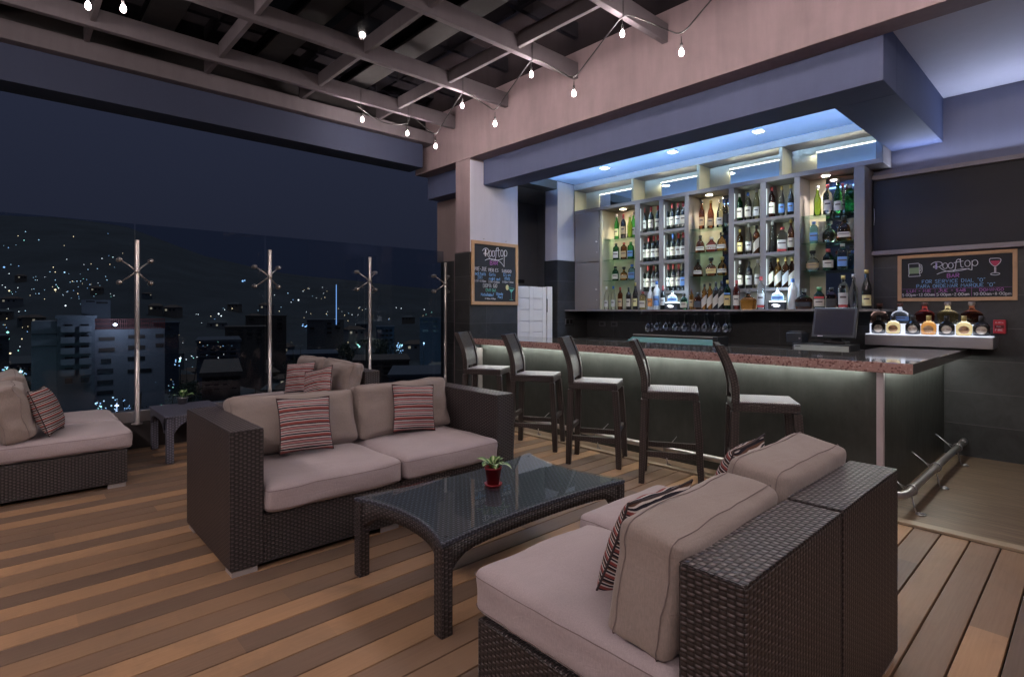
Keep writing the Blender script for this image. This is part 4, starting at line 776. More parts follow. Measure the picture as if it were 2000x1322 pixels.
draw(t, 'chalk_drawing', [[(.655, .250), (.775, .235)], [(.715, .17), (.715, .075)], [(.68, .072), (.75, .075)], [(.66, .248), (.715, .17), (.772, .236)]], .0032, CH_T, fr)
fillpoly(t, 'chalk_fill', [(.675, .222), (.715, .17), (.757, .222)], CH_T, lambda u, v: (.0088, u, v)); fillpoly(t, 'chalk_fill', [(.64 + .03 * math.cos(a), .245 + .038 * math.sin(a)) for a in [2 * PI * i / 14 for i in range(14)]], CH_Y, lambda u, v: (.0088, u, v))
m = MB()
for y in (.22, .62): m.tube([(0, y, bh + .03), (.012, y, bh + .03)], .006, 8)
m.build('hanging_screw', STEEL2, t)
# small flasks with round labels
CREAM = plain('round label paper', (.50, .42, .34), .7)
for i, (px, col, cap) in enumerate(flw):
    x = xat(px, 6.625); dk = col == 'yblack'
    o = bottle('flaskj', col, cap, None, ['black small flask with round label, first from the left on the lower lit step', 'golden small flask between the first two black flasks', 'black small flask, second of the four black ones', 'amber small flask in the middle of the lower lit step',
         'black small flask, third of the four black ones', 'golden small flask beside the last black flask', 'black small flask at the right end of the lower lit step'][i], (x, 6.625, 1.187), 1.2, R_(6), 'small flasks on the lower lit step')
    M_ = Matrix.Translation((0, -.0315, .045)) @ Matrix.Rotation(PI / 2, 4, 'X')
    lb = MB().lathe([(0, 0), (.031, 0), (.031, .0006), (0, .0006)], 20, M=M_).build('round_label', CREAM if dk else plain('tan round label', (.45, .25, .12), .6), o)
    draw(lb, 'label_print', strokes('Don Julio', -twidth('Don Julio', .011) / 2, .041, .011, .1), .0008, INK, lambda u, v: (u, -.0325, v))
# television niche
t = thing('television_panel', 'large black wall screen in a mauve grey frame above the chalkboard', 'television', (-.6, 6.88, 2.01))
fm = plain('mauve metal frame', (.27, .24, .255), .5)
m = MB().box(-1.755, .62, 6.84, 6.918, 2.012, 2.058).box(-1.755, .62, 6.84, 6.918, 2.818, 2.862).box(-1.755, -1.70, 6.84, 6.918, 2.0585, 2.8175).box(.56, .62, 6.84, 6.918, 2.0585, 2.8175); m.build('screen_frame', fm, t, .003, True)
MB().box(-1.699, .559, 6.895, 6.90, 2.0585, 2.8175).build('screen', NT('dark screen').P(col=(.013, .013, .020), rough=.45, spec=.3), t, 0, True)
MB().tube([(-1.69, 6.885, 2.52), (-1.685, 6.88, 2.42), (-1.692, 6.885, 2.34)], .004, 6).build('cable', CP['white'], t, 0, True)
lamp('AREA', (-.5, 6.86, 2.88), 5.2, (.66, .74, 1), t, sx=2.0, sy=.03, rot=(R_(214), 0, 0), spread=150)  # added unseen lamp above the screen, brightens wall and ceiling
# fire alarm
t = thing('fire_alarm', 'red fire alarm pull box on the black tiles right of the lit shelf', 'fire alarm', (-.672, 6.905, 1.205))
bx(-.045, .045, -.045, 0, 0, .13).build('alarm_body', plain('alarm red', (.50, .03, .05), .4), t, .006)
bx(-.035, .035, -.052, -.0455, .05, .082).build('pull_bar', plain('alarm dark red', (.16, .015, .02), .4), t, .003)
draw(t, 'alarm_text', strokes('FIRE', -twidth('FIRE', .018) / 2, .025, .018, 0), .0016, CH_W, lambda u, v: (u, -.0465, v))
draw(t, 'alarm_text', strokes('PULL', -twidth('PULL', .010) / 2, .062, .010, 0) + strokes('ALARMA', -twidth('ALARMA', .011) / 2, .10, .011, 0), .0009, CH_W, lambda u, v: (u, -.0535 if v < .09 else -.0465, v))
# ================================================================== FURNITURE
def cushion_mesh(W_, D_, H_, r=.05, puff=.03, n=16, seed=0, wr=.006, name='cushion', sag=0, pinch=0):
    """rounded, crowned box cushion centred at the origin"""
    hx, hy, hz = W_ / 2, D_ / 2, H_ / 2; idx = {}; V = []; F = []; UV = []
    def P(x, y, z):
        k = (round(x, 4), round(y, 4), round(z, 4))
        if k in idx: return idx[k]
        p = Vector((x * hx, y * hy, z * hz))
        q = Vector([max(-(h - r), min(h - r, c)) for c, h in zip(p, (hx, hy, hz))]); d = p - q
        if d.length > 1e-9: p = q + d.normalized() * r
        fx, fy, fz = 1 - x * x, 1 - y * y, 1 - z * z
        p.z += math.copysign(puff * (max(0, fx) * max(0, fy)) ** .6, z) if abs(z) > .3 else 0
        p.x += x * puff * .4 * max(0, fy) * max(0, fz); p.y += y * puff * .4 * max(0, fx) * max(0, fz)
        if pinch: s_ = 1 + pinch * (abs(x * y) ** 3); p.x *= s_; p.y *= s_
        if sag: p.z -= sag * (1 - abs(x) ** 2) * (y > 0) * y ** 2
        nv = noise.noise_vector(Vector((x * 1.7 + seed * 7.3, y * 1.7 + seed, z + seed * 3.1)) * 1.1); n2 = noise.noise_vector(Vector((x * 5 + seed * 3, y * 5 + seed, z * 2)))
        p += nv * wr * 1.6 + n2 * wr * .6
        idx[k] = len(V); V.append(p); return idx[k]
    g = [-1 + 2 * i / n for i in range(n + 1)]
    g = [math.copysign(abs(a) ** .75, a) for a in g]
    ng = 6; gz = [-1 + 2 * i / ng for i in range(ng + 1)]
    def grid(A, B, f, flip):
        for i in range(len(A) - 1):
            for j in range(len(B) - 1):
                q = [f(A[i], B[j]), f(A[i + 1], B[j]), f(A[i + 1], B[j + 1]), f(A[i], B[j + 1])]
                F.append(q[::-1] if flip else q)
    grid(g, g, lambda a, b: P(a, b, 1), False); grid(g, g, lambda a, b: P(a, b, -1), True)
    grid(g, gz, lambda a, b: P(a, -1, b), False); grid(g, gz, lambda a, b: P(a, 1, b), True)
    grid(g, gz, lambda a, b: P(1, a, b), False); grid(g, gz, lambda a, b: P(-1, a, b), True)
    m = MB(); m.v = V
    for f in F: m.face(f, [(V[i].x, V[i].y) for i in f], 0, True)
    # seams: loops just under top and above bottom face
    seams = []
    for z in (gz[1], gz[-2]):
        loop = [P(a, -1, z) for a in g[:-1]] + [P(1, a, z) for a in g[:-1]] + [P(a, 1, z) for a in g[::-1][:-1]] + [P(-1, a, z) for a in g[::-1][:-1]]
        c = Vector((0, 0, 0)); seams.append([V[i] * 1.002 + Vector((0, 0, 0)) for i in loop])
    return m, seams
def cushion(parent, name, W_, D_, H_, mat, M, seed=0, **kw):
    m, seams = cushion_mesh(W_, D_, H_, seed=seed, **kw); m.v = [M @ v for v in m.v]
    o = m.build(name, mat, parent); s = o.modifiers.new('Subd', 'SUBSURF'); s.levels = s.render_levels = 1
    sm = MB()
    for L in seams: sm.tube([M @ v for v in L], .0016, 5, closed=True)
    sm.build('piping', PIPE, o); return o
def pillow_obj(label, loc, rot, size=.42, T=.075, mat=STR1, seed=0, group='striped throw pillows', aspect=1.0):
    n = 18; m = MB(); hx = size / 2 * aspect; hy = size / 2
    for sgn in (1, -1):
        b = len(m.v)
        for i in range(n + 1):
            for j in range(n + 1):
                u = -1 + 2 * i / n; v = -1 + 2 * j / n
                e = ((1 - u * u) * (1 - v * v)); th = T * (e ** .42)
                x = hx * u * (1 - .075 * (1 - v * v) * (1)) ; y = hy * v * (1 - .075 * (1 - u * u))
                nz = noise.noise(Vector((u * 2.2 + seed, v * 2.2, sgn))) * .012 * (e ** .3)
                fold = noise.noise(Vector((u * 6 + seed, v * 3, sgn * 2))) * .006 * (e ** .5)
                m.v.append(Vector((x + nz * .6, y + nz, sgn * (th + (nz + fold) * (1 if e > 0 else 0)))))
        for i in range(n):
            for j in range(n):
                q = [b + i * (n + 1) + j, b + (i + 1) * (n + 1) + j, b + (i + 1) * (n + 1) + j + 1, b + i * (n + 1) + j + 1]
                if sgn < 0: q = q[::-1]
                m.face(q, [(m.v[k].x, m.v[k].y) for k in q], 0, True)
    o = m.build('throw_pillow', mat); o.location = loc; o.rotation_euler = rot
    s = o.modifiers.new('Subd', 'SUBSURF'); s.levels = s.render_levels = 1
    edge = [(hx * (-1 + 2 * k / 12) , -hy) for k in range(12)]
    E_ = []
    for k in range(48):
        s4, fr_ = divmod(k, 12); u_ = -1 + 2 * fr_ / 12
        uv = [(u_, -1), (1, u_), (-u_, 1), (-1, -u_)][s4]
        E_.append((hx * uv[0] * (1 - .075 * (1 - uv[1] ** 2)), hy * uv[1] * (1 - .075 * (1 - uv[0] ** 2)), 0))
    MB().tube(E_, .004, 6, closed=True).build('piping', plain('pillow cord', (.05, .035, .04), .9), o)
    return tag(o, label, 'throw pillow', group)
def module(label, loc, rz, W_, D_, arm=None, seed=0, seatH=.155, back_cush=True, cushD=None, group='rattan lounge sofa sections', bc=None, seat_shift=0):
    """local frame: x along the width, front edge at y=0, back at y=D"""
    t = thing('sofa_section', label, 'sofa section', loc, rz, group)
    BT = .175; a0 = .172 if arm == 'L' else 0; a1 = W_ - .172 if arm == 'R' else W_
    bx(a0 + (.001 if a0 else 0), a1 - (.001 if arm == 'R' else 0), .004, D_ - BT - .001, .035, .300).build('base', WICK, t, .006)
    MB().box(a0 + (.001 if a0 else 0), a1 - (.001 if arm == 'R' else 0), D_ - BT, D_, .035, .775).build('backrest', [WICK], t, .008)
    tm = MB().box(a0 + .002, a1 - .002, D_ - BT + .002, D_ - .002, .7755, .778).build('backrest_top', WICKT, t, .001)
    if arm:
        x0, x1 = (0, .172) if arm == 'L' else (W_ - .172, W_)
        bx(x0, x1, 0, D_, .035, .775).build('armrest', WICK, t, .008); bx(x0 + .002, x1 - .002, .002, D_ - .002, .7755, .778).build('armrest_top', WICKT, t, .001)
    for fx in (0, 1):
        for fy in (0, 1):
            x = .012 if not fx else W_ - .012; y = .012 if not fy else D_ - .012; dx = 1 if not fx else -1; dy = 1 if not fy else -1
            m = MB().box(min(x, x + dx * .13), max(x, x + dx * .13), min(y, y + dy * .012), max(y, y + dy * .012), 0, .034)
            m.box(min(x, x + dx * .012), max(x, x + dx * .012), min(y + dy * .0125, y + dy * .12), max(y + dy * .0125, y + dy * .12), 0, .034)
            m.build('foot', FOOT, t, .002)
    cd = cushD or (D_ - BT + .03); w_ = a1 - a0
    M = Matrix.Translation(((a0 + a1) / 2, cd / 2 - .035 + seat_shift, .302 + seatH / 2))
    cushion(t, 'seat_cushion', w_ - .012, cd, seatH, SEATF, M, seed, r=.034, puff=.018, wr=.006)
    if back_cush:
        b = bc or {}
        h = b.get('h', .40); th = b.get('t', .17); M = Matrix.Translation(((a0 + a1) / 2 + b.get('dx', 0), D_ - BT - th * .62 + b.get('dy', 0), .302 + seatH + h / 2 + .012)) @ Matrix.Rotation(R_(b.get('yaw', 0)), 4, 'Z') @ Matrix.Rotation(R_(b.get('roll', 0)), 4, 'Y') @ Matrix.Rotation(R_(90 - b.get('tilt', 11)), 4, 'X')
        cushion(t, 'back_cushion', w_ - b.get('dw', .03), h, th, BACKF, M, seed + 11, r=b.get('r', .05), puff=b.get('puff', .03), wr=b.get('wr', .010), sag=b.get('sag', .0), pinch=b.get('pinch', .05))
    return t
q90 = PI / 2
module('left section of the middle rattan sofa, with its armrest towards the left balustrade', (-3.13, .87, 0), q90, 1.035, .95, 'L', 1, bc=dict(h=.37, tilt=20, t=.15, dy=.0, roll=2, pinch=.07))
module('right section of the middle rattan sofa, armrest next to the bar stools', (-3.13, 1.915, 0), q90, 1.0, .95, 'R', 2, bc=dict(h=.38, tilt=14, t=.15, pinch=.07))
module('near foreground rattan seat section with its back to the camera', (-1.557, 1.955, 0), -q90, .69, .99, None, 3, bc=dict(h=.345, tilt=9, t=.205, pinch=.02, wr=.005, puff=.012, r=.03, dw=.02, yaw=2), seatH=.17)
module('foreground rattan seat section farther from the camera, beside the bar', (-1.665, 2.665, 0), -q90, .69, 1.095, None, 4, bc=dict(h=.375, tilt=8, t=.23, pinch=.02, wr=.005, puff=.012, r=.035, dw=.02, dx=-.02), seatH=.165)
module('near section of the left daybed with a striped pillow', (-5.38, .73, 0), PI, .69, 1.0, None, 5, seatH=.14, bc=dict(h=.40, t=.2, tilt=14, wr=.013)); module('far section of the left daybed, by the glass balustrade', (-6.075, .73, 0), PI, .69, 1.0, None, 6, seatH=.14, bc=dict(h=.42, t=.2, tilt=10, wr=.013))
module('far daybed section by the glass balustrade, behind the middle sofa', (-6.72, 1.92, 0), 0, .70, 1.04, None, 7, bc=dict(h=.40, tilt=10, wr=.013)); module('near daybed section behind the middle sofa', (-6.0, 1.92, 0), 0, .70, 1.04, None, 8, bc=dict(h=.40, tilt=10, wr=.014))
# throw pillows
pillow_obj('red striped pillow on the left half of the middle sofa', (-3.62, 1.47, .665), (R_(72), R_(3), R_(90)), .36, seed=1)
pillow_obj('red striped pillow on the right half of the middle sofa', (-3.66, 2.34, .665), (R_(76), R_(5), R_(84)), .36, seed=2)
pillow_obj('black and rust striped pillow on the left daybed', (-5.60, .235, .645), (R_(70), 0, R_(163)), .37, mat=STR2, seed=3)
pillow_obj('striped pillow on the far daybed, nearer the balustrade', (-6.12, 2.42, .665), (R_(72), R_(-6), R_(35)), .36, seed=4); pillow_obj('striped pillow on the far daybed, nearer the middle sofa', (-5.50, 2.36, .655), (R_(68), R_(-14), R_(28)), .36, seed=5)
pillow_obj('dark striped pillow squeezed behind the near foreground back cushion', (-1.09, 1.64, .635), (R_(68), 0, R_(-92)), .375, mat=STR2, seed=6); pillow_obj('dark striped pillow against the far foreground back cushion', (-1.12, 2.40, .655), (R_(72), 0, R_(-84)), .40, mat=STR2, seed=7)
# coffee table ------------------------------------------------------
def coffee():
    t = thing('coffee_table', 'low rattan coffee table with curved edges and a clear glass top', 'coffee table', (-2.345, 2.045, 0))
    hx, hy, H_ = .405, .665, .415; n = 14; lw = .060
    def edge(u): return 1 - u * u
    bxx, byy = .055, .085
    P = []
    for k in range(n): u = -1 + 2 * k / n; P.append((u * hx, -hy + byy * edge(u)))
    for k in range(n): u = -1 + 2 * k / n; P.append((hx - bxx * edge(u), u * hy))
    for k in range(n): u = 1 - 2 * k / n; P.append((u * hx, hy - byy * edge(u)))
    for k in range(n): u = 1 - 2 * k / n; P.append((-hx + bxx * edge(u), u * hy))
    MB().prism(P, H_ - .02, H_).build('tabletop', WICKB, t, .004)
    # aprons with arched lower edge, curved in plan
    for side in range(4):
        m = MB(); long = side in (1, 3); L = hy if long else hx; bow = bxx if long else byy; N = 28
        rows_ = []
        for k in range(N + 1):
            u = -1 + 2 * k / N; s_ = u * (L - .004)
            dpt = bow * edge(u)
            hleg = (L - lw * 1.0) / L; z = .0
            if abs(u) > hleg: z = .262
            else:
                a = abs(u) / hleg; z = H_ - .078 - .075 * (a ** (14 if long else 8))
            z = max(z, .26)
            rows_.append((s_, dpt, z))
        b = len(m.v)
        for (s_, d, z) in rows_:
            for (off, zz) in ((.003, H_ - .021), (.003, z), (.045, z), (.045, H_ - .021)):
                dd = d + off
                p = {0: (s_, -hy + dd), 2: (-s_, hy - dd), 1: (hx - dd, s_), 3: (-hx + dd, -s_)}[side]; m.v.append(Vector((p[0], p[1], zz)))
        for k in range(N):
            for j in range(4):
                a0, a1 = b + k * 4 + j, b + k * 4 + (j + 1) % 4; c0, c1 = a0 + 4, a1 + 4
                uvs = [(rows_[k][0], m.v[a0].z), (rows_[k][0], m.v[a1].z), (rows_[k + 1][0], m.v[c1].z), (rows_[k + 1][0], m.v[c0].z)]
                m.face([a0, a1, c1, c0], uvs, 0, j in (0, 2))
        m.build('apron', WICK, t)
    for sx in (-1, 1):
        for sy in (-1, 1):
            x, y = sx * (hx - lw / 2 - .001), sy * (hy - lw / 2 - .001); m = MB().box(x - lw / 2, x + lw / 2, y - lw / 2, y + lw / 2, 0, H_ - .022); m.build('leg', WICK, t, .004)
    Q = [(x * .985, y * .985) for x, y in P]
    MB().prism(Q, H_ + .003, H_ + .011).build('glass_top', TABG, t)
    for sx in (-1, 1):
        for sy in (-1, 1): MB().lathe([(0, 0), (.008, 0), (.008, .0025), (0, .0025)], 10, (sx * (hx - .05), sy * (hy - .06), H_ + .0003)).build('glass_pad', CLEARG, t)
coffee()
# side table --------------------------------------------------------
t = thing('side_table', 'square grey plastic side table between the daybeds by the balustrade', 'side table', (-6.28, 1.36, 0))
hx, hy, H_ = .40, .28, .44
bx(-hx, hx, -hy, hy, H_ - .018, H_).build('tabletop', PLAST, t, .006)
for sx in (-1, 1):
    for sy in (-1, 1):
        x, y = sx * (hx - .045), sy * (hy - .045)
        m = MB().prism([(x - .035, y - .03), (x + .035, y - .03), (x + .035, y + .03), (x - .035, y + .03)], 0, H_ - .019); m.build('leg', PLAST, t, .006)
for sy in (-1, 1):
    m = MB(); b = 0; N = 16
    for k in range(N + 1):
        u = -1 + 2 * k / N; x = u * (hx - .082); z = H_ - .06 - .10 * abs(u) ** 4
        for (yy, zz) in ((sy * hy * .99, H_ - .019), (sy * hy * .99, z), (sy * (hy * .99 - .02), z), (sy * (hy * .99 - .02), H_ - .019)): m.v.append(Vector((x, yy, zz)))
    for k in range(N):
        for j in range(4): a = k * 4 + j; a2 = k * 4 + (j + 1) % 4; m.face([a, a2, a2 + 4, a + 4], [(m.v[q].x, m.v[q].z) for q in (a, a2, a2 + 4, a + 4)])
    m.build('apron', PLAST, t)
for sx in (-1, 1):
    m = MB(); N = 16
    for k in range(N + 1):
        u = -1 + 2 * k / N; y = u * (hy - .077); z = H_ - .06 - .10 * abs(u) ** 4
        for (xx, zz) in ((sx * hx * .99, H_ - .019), (sx * hx * .99, z), (sx * (hx * .99 - .02), z), (sx * (hx * .99 - .02), H_ - .019)): m.v.append(Vector((xx, y, zz)))
    for k in range(N):
        for j in range(4): a = k * 4 + j; a2 = k * 4 + (j + 1) % 4; m.face([a, a2, a2 + 4, a + 4], [(m.v[q].y, m.v[q].z) for q in (a, a2, a2 + 4, a + 4)])
    m.build('apron', PLAST, t)
# potted plants -----------------------------------------------------
def leafmat():
    t = NT('variegated leaf'); uv = t.n('ShaderNodeUVMap').outputs[0]; sp = t.n('ShaderNodeSeparateXYZ'); t.inp(sp, 0, uv)
    n = t.noise(t.coord(), 60, 4); d = t.math('ADD', t.math('ABSOLUTE', t.math('SUBTRACT', sp.outputs[0], .5)), t.math('MULTIPLY', n, .35))
    return t.P(col=t.ramp(d, [(.20, (.60, .68, .42)), (.34, (.20, .34, .10)), (.6, (.05, .14, .04))]), rough=.4, spec=.4)
LEAF = leafmat()
def plant(label, loc, pot, potcol, s, n=16, seed=1, saucer=False):
    rnd = random.Random(seed); t = thing('potted_plant', label, 'potted plant', loc, 0, 'small potted plants')
    r0, r1, h = pot
    MB().lathe([(0, .004), (r0, .004), (r1, h - .012), (r1 * 1.07, h - .012), (r1 * 1.09, h), (r1 * .92, h), (r1 * .9, h - .015), (0, h - .015)], 24).build('pot', potcol, t)
    if saucer: MB().lathe([(0, 0), (r1 * 1.0, 0), (r1 * 1.12, .012), (r1 * 1.05, .012), (r0, .003), (0, .003)], 24).build('saucer', potcol, t)
    MB().lathe([(0, h - .013), (r1 * .88, h - .012)], 16).build('soil', plain('potting soil', (.03, .02, .014), .95), t)
    for k in range(n):
        a = 2 * PI * k / n * 1.62 + rnd.uniform(-.3, .3); el = rnd.uniform(.2, 1.4); L = s * rnd.uniform(.75, 1.15) * (1.1 if el < .6 else .8); wd = L * .40
        base = Vector((math.cos(a) * r1 * .3, math.sin(a) * r1 * .3, h - .01)); m = MB(); N = 8; d = Vector((math.cos(a), math.sin(a), 0)); sd = Vector((-math.sin(a), math.cos(a), 0)); pos = base.copy(); ang = el + .35
        stem = L * .45; m.tube([base, base + (d * math.cos(ang) + Vector((0, 0, 1)) * math.sin(ang)) * stem], .0016 * s / .09, 5); pos = base + (d * math.cos(ang) + Vector((0, 0, 1)) * math.sin(ang)) * stem
        b = len(m.v)
        for i in range(N + 1):
            q = i / N; wq = wd * (math.sin(PI * min(1, q * 1.02)) ** .75) * (1 - .25 * q); up = Vector((0, 0, 1)) * (.22 * wq)
            m.v += [pos + sd * wq + up, pos, pos - sd * wq + up]; ang -= .16 * rnd.uniform(.6, 1.5); pos = pos + (d * math.cos(ang) + Vector((0, 0, 1)) * math.sin(ang)) * (L / N)
        for i in range(N):
            for j in (0, 1):
                q = [b + i * 3 + j, b + i * 3 + j + 1, b + i * 3 + j + 4, b + i * 3 + j + 3]; m.face(q, [(j * .5, i / N), (j * .5 + .5, i / N), (j * .5 + .5, (i + 1) / N), (j * .5, (i + 1) / N)], 0, True)
        m.build('leaf', LEAF, t)
plant('variegated green plant in a small red pot on the coffee table', (-2.37, 2.045, .4265), (.034, .046, .105), plain('red pot', (.30, .02, .03), .35), .062, 24, 3, True)
plant('green plant in a small grey metal pot on the side table', (-6.60, 1.37, .4405), (.042, .050, .07), STEEL2, .085, 14, 5)
# bar stools --------------------------------------------------------
def stool():
    t = thing('bar_stool', '', 'bar stool', (0, 0, 0), 0, 'woven bar stools along the bar')
    w_, d_ = .39, .45; hw, hd = w_ / 2, d_ / 2; L = .056
    def post(x, y0, ys, zs, xs=None):
        m = MB(); b = 0; xs = xs or [x] * len(zs)
        for (xx, yy, z) in zip(xs, ys, zs):
            l = L / 2 * (1 if z > .3 else .82 + .18 * z / .3)
            for k, (dx, dy) in enumerate(((-l, -l), (l, -l), (l, l), (-l, l))): m.v.append(Vector((xx + dx, yy + dy, z)))
        for k in range(len(zs) - 1):
            for j in range(4):
                a, a2 = k * 4 + j, k * 4 + (j + 1) % 4; m.face([a, a2, a2 + 4, a + 4], [(j * L, zs[k]), ((j + 1) * L, zs[k]), ((j + 1) * L, zs[k + 1]), (j * L, zs[k + 1])], 0, False)
        m.face([3, 2, 1, 0]); e = (len(zs) - 1) * 4; m.face([e, e + 1, e + 2, e + 3]); return m
    for sx in (-1, 1):
        post(0, 0, [-hd + .0, -hd + .012, -hd + .02], [0, .4, .6945], [sx * (hw - .012), sx * (hw - .018), sx * (hw - .022)]).build('leg', WICKS, t, .004)
        post(0, 0, [hd + .018, hd, hd - .022], [0, .4, .6945], [sx * (hw + .006), sx * (hw - .008), sx * (hw - .022)]).build('leg', WICKS, t, .004)
    bx(-hw, hw, -hd, hd, .695, .752).build('seat_frame', WICKS, t, .008)
    bx(-hw + .002, hw - .002, -hd + .05, hd - .002, .7525, .766).build('seat', SEATW, t, .008)
    # curved backrest
    zs = [.753, .80, .86, .92, .98, 1.04, 1.10, 1.15, 1.172]; ys = [-hd + .022, -hd + .024, -hd + .022, -hd + .012, -hd - .004, -hd - .026, -hd - .052, -hd - .075, -hd - .084]
    for sx in (-1, 1):
        m = post(0, 0, ys, zs, [sx * (hw - .022)] * 9); m.build('back_post', WICKS, t, .005)
    m = MB(); th = .014; zz = [(.79, ys[1])] + list(zip(zs[2:], ys[2:])); x0 = hw - .050
    for (z, y) in zz: m.v += [Vector((-x0, y - th, z)), Vector((x0, y - th, z)), Vector((x0, y + th, z)), Vector((-x0, y + th, z))]
    for k in range(len(zz) - 1):
        for j in range(4):
            a, a2 = k * 4 + j, k * 4 + (j + 1) % 4; m.face([a, a2, a2 + 4, a + 4], [(m.v[q].x, m.v[q].z) for q in (a, a2, a2 + 4, a + 4)], 0)
    e = (len(zz) - 1) * 4; m.face([3, 2, 1, 0]); m.face([e, e + 1, e + 2, e + 3]); m.build('backrest', WICKS, t, .004)
    for sx in (-1, 1): bx(sx * (hw - .02) - .017, sx * (hw - .02) + .017, -hd + .03, hd - .012, .222, .268).build('side_rail', WICKS, t, .004)
    for (y, z) in ((-hd + .012, .31), (hd + .001, .31)): bx(-hw + .038, hw - .038, y - .017, y + .017, z, z + .044).build('cross_rail', WICKS, t, .004)
    return t
st = stool()
for i, (x, y, a) in enumerate(((-4.89, 4.125, 31), (-4.07, 4.115, 31), (-3.27, 4.11, 28), (-2.495, 4.13, 30), (-1.735, 4.14, 31))):
    o = st if i == 0 else copy_tree(st); o.location = (x, y, 0); o.rotation_euler = (0, 0, R_(a - 90))
    o['label'] = ['rattan bar stool nearest the corner pillar', 'second rattan bar stool from the corner pillar', 'middle rattan bar stool at the bar', 'fourth rattan bar stool, in front of the bottle cooler', 'rattan bar stool nearest the right end of the bar, behind the foreground sofa'][i]
# string lights -----------------------------------------------------
BULB = emit('warm bulb glow', (1.0, .80, .78), 26)
WIRE = plain('black cable', (.012, .012, .013), .5)
def catenary(a, b, sag, n=10): return [Vector(a).lerp(Vector(b), i / n) - Vector((0, 0, sag * (1 - (2 * i / n - 1) ** 2))) for i in range(n + 1)]
def string_light(label, path, bulbs, en=11, ties=()):
    t = thing('string_light', label, 'string light', path[0], 0, 'bulb strings under the rafters')
    m = MB(); P = []
    for (a, b, s_) in zip(path[:-1], path[1:], [None] * 99): P += [Vector(a)]
    P.append(Vector(path[-1])); P = [Vector(p) for p in smooth3(P)]
    m.tube(P, .0055, 6); 
    for (a, b) in ties: m.tube([a, b], .004, 6)
    m.build('cable', WIRE, t, 0, True)
    for (x, y, z) in bulbs:
        o = MB().lathe([(0, -.052), (.010, -.050), (.017, -.040), (.019, -.028), (.015, -.008), (.008, .004), (0, .004)], 14, (x, y, z)).build('bulb', BULB, t, 0, True)
        q_ = MB().lathe([(0, .0045), (.010, .0045), (.011, .045), (.006, .052), (0, .052)], 12, (x, y, z)).tube([(x, y, z + .05), (x, y, z + .10)], .004, 6)
        q_.v = [v - Vector(t.location) for v in q_.v]; q_.build('socket', WIRE, o)
        lamp('POINT', (x, y, z - .02), en, (1.0, .84, .80), t, .03)
    return t
def smooth3(P):
    for _ in range(3):
        Q = [P[0]]
        for a, b in zip(P[:-1], P[1:]): Q += [a * .75 + b * .25, a * .25 + b * .75]
        P = Q + [P[-1]]
    return P
yS = 3.80; hi = [(-6.0, 3.78), (-4.93, yS), (-3.82, yS), (-2.74, yS), (-1.66, yS), (-.58, yS), (.53, yS)]
path = [(-6.0, 3.05, 3.84), (-6.0, 3.4, 3.70), (-6.0, 3.75, 3.78)]
bl = [(-6.0, 3.12, 3.72), (-6.0, 3.74, 3.69)]
for (a, ya), (b, yb) in zip(hi[:-1], hi[1:]):
    mdx = (a + b) / 2
    path += [(a, ya, 3.885), (a + .06, ya, 3.88), (a * .62 + b * .38, ya, 3.62), (mdx, yS, 3.525), (a * .38 + b * .62, yS, 3.62), (b - .06, yb, 3.86)]
    bl += [(mdx, yS, 3.42)] + ([(b, yb - .01, 3.76)] if b < 0.6 else [])
for k in range(len(path)): pass
STR = string_light('string of warm bulbs looping between the rafters beside the bar fascia', path, bl, 11, [((-6.0, 3.1, 3.84), (-6.0, 3.1, 4.05)), ((-6.0, 3.75, 3.78), (-6.0, 3.75, 4.0))] + [((x, y, 3.885), (x, y, 4.07)) for x, y in hi[1:]])
path = []; bl = [(-5.02, .44, 3.66), (-4.78, .62, 3.61)]
path = [(-6.0, -.2, 3.88), (-5.5, .15, 3.76), (-5.02, .44, 3.78), (-4.78, .62, 3.73), (-4.55, .45, 3.80), (-3.88, -.1, 3.89)]
string_light('short string of bulbs under the rafters at the upper left', path, bl, 9)
# added unseen bulb strings behind and right of the viewpoint, brightening the terrace
path = []; bl = []
for k in range(8):
    x = -5.2 + .95 * k; path += [(x - .47, -1.9, 3.89), (x, -1.9, 3.56)]; bl += [(x, -1.9, 3.45)]
string_light('added string of warm bulbs behind the viewpoint, out of view', path, bl, 46)
path = []; bl = []
for k in range(4): y = -1.2 + 1.25 * k; path += [(1.6, y - .6, 3.89), (1.6, y, 3.60)]; bl += [(1.6, y, 3.5)]
string_light('added string of warm bulbs over the right terrace, out of view', path, bl, 46)

# ================================================================== CITY BELOW
GZ = -34.0
def px2dir(px, py):
    a = (px - 1000) / f_; b = (607 - py) / f_
    return Vector((a * math.cos(ps_) - math.sin(ps_), a * math.sin(ps_) + math.cos(ps_), b))
HP = [(-900, 415), (-200, 412), (0, 420), (120, 424), (260, 446), (400, 500), (520, 530), (640, 545), (760, 556), (870, 566), (1100, 575), (1600, 585)]
def lerp_tab(T, x):
    if x <= T[0][0]: return T[0][1]
    for (a, ya), (b, yb) in zip(T[:-1], T[1:]):
        if x <= b: return ya + (yb - ya) * (x - a) / (b - a)
    return T[-1][1]
FAR = 1600.0
def terr(px, d):
    """ground height at forward distance d in the bearing of picture column px"""
    ztop = EYE + (607 - lerp_tab(HP, px)) / f_ * FAR
    q = max(0, min(1, (d - 330) / (FAR - 330))); q = q * q * (3 - 2 * q) * .35 + q * .65
    return GZ + (ztop - GZ) * q + noise.noise(Vector((px * .012, d * .006, 0))) * 7 * min(1, d / 700)
def ground_pt(px, d, dz=0):
    r = px2dir(px, 607); return Vector((r.x * d, r.y * d, terr(px, d) + dz))
m = MB(); cols = [-900 + 50 * i for i in range(51)]; ds = [22, 60, 110, 170, 240, 320, 400, 480, 560, 650, 750, 860, 980, 1100, 1230, 1360, 1480, 1600, 1750]
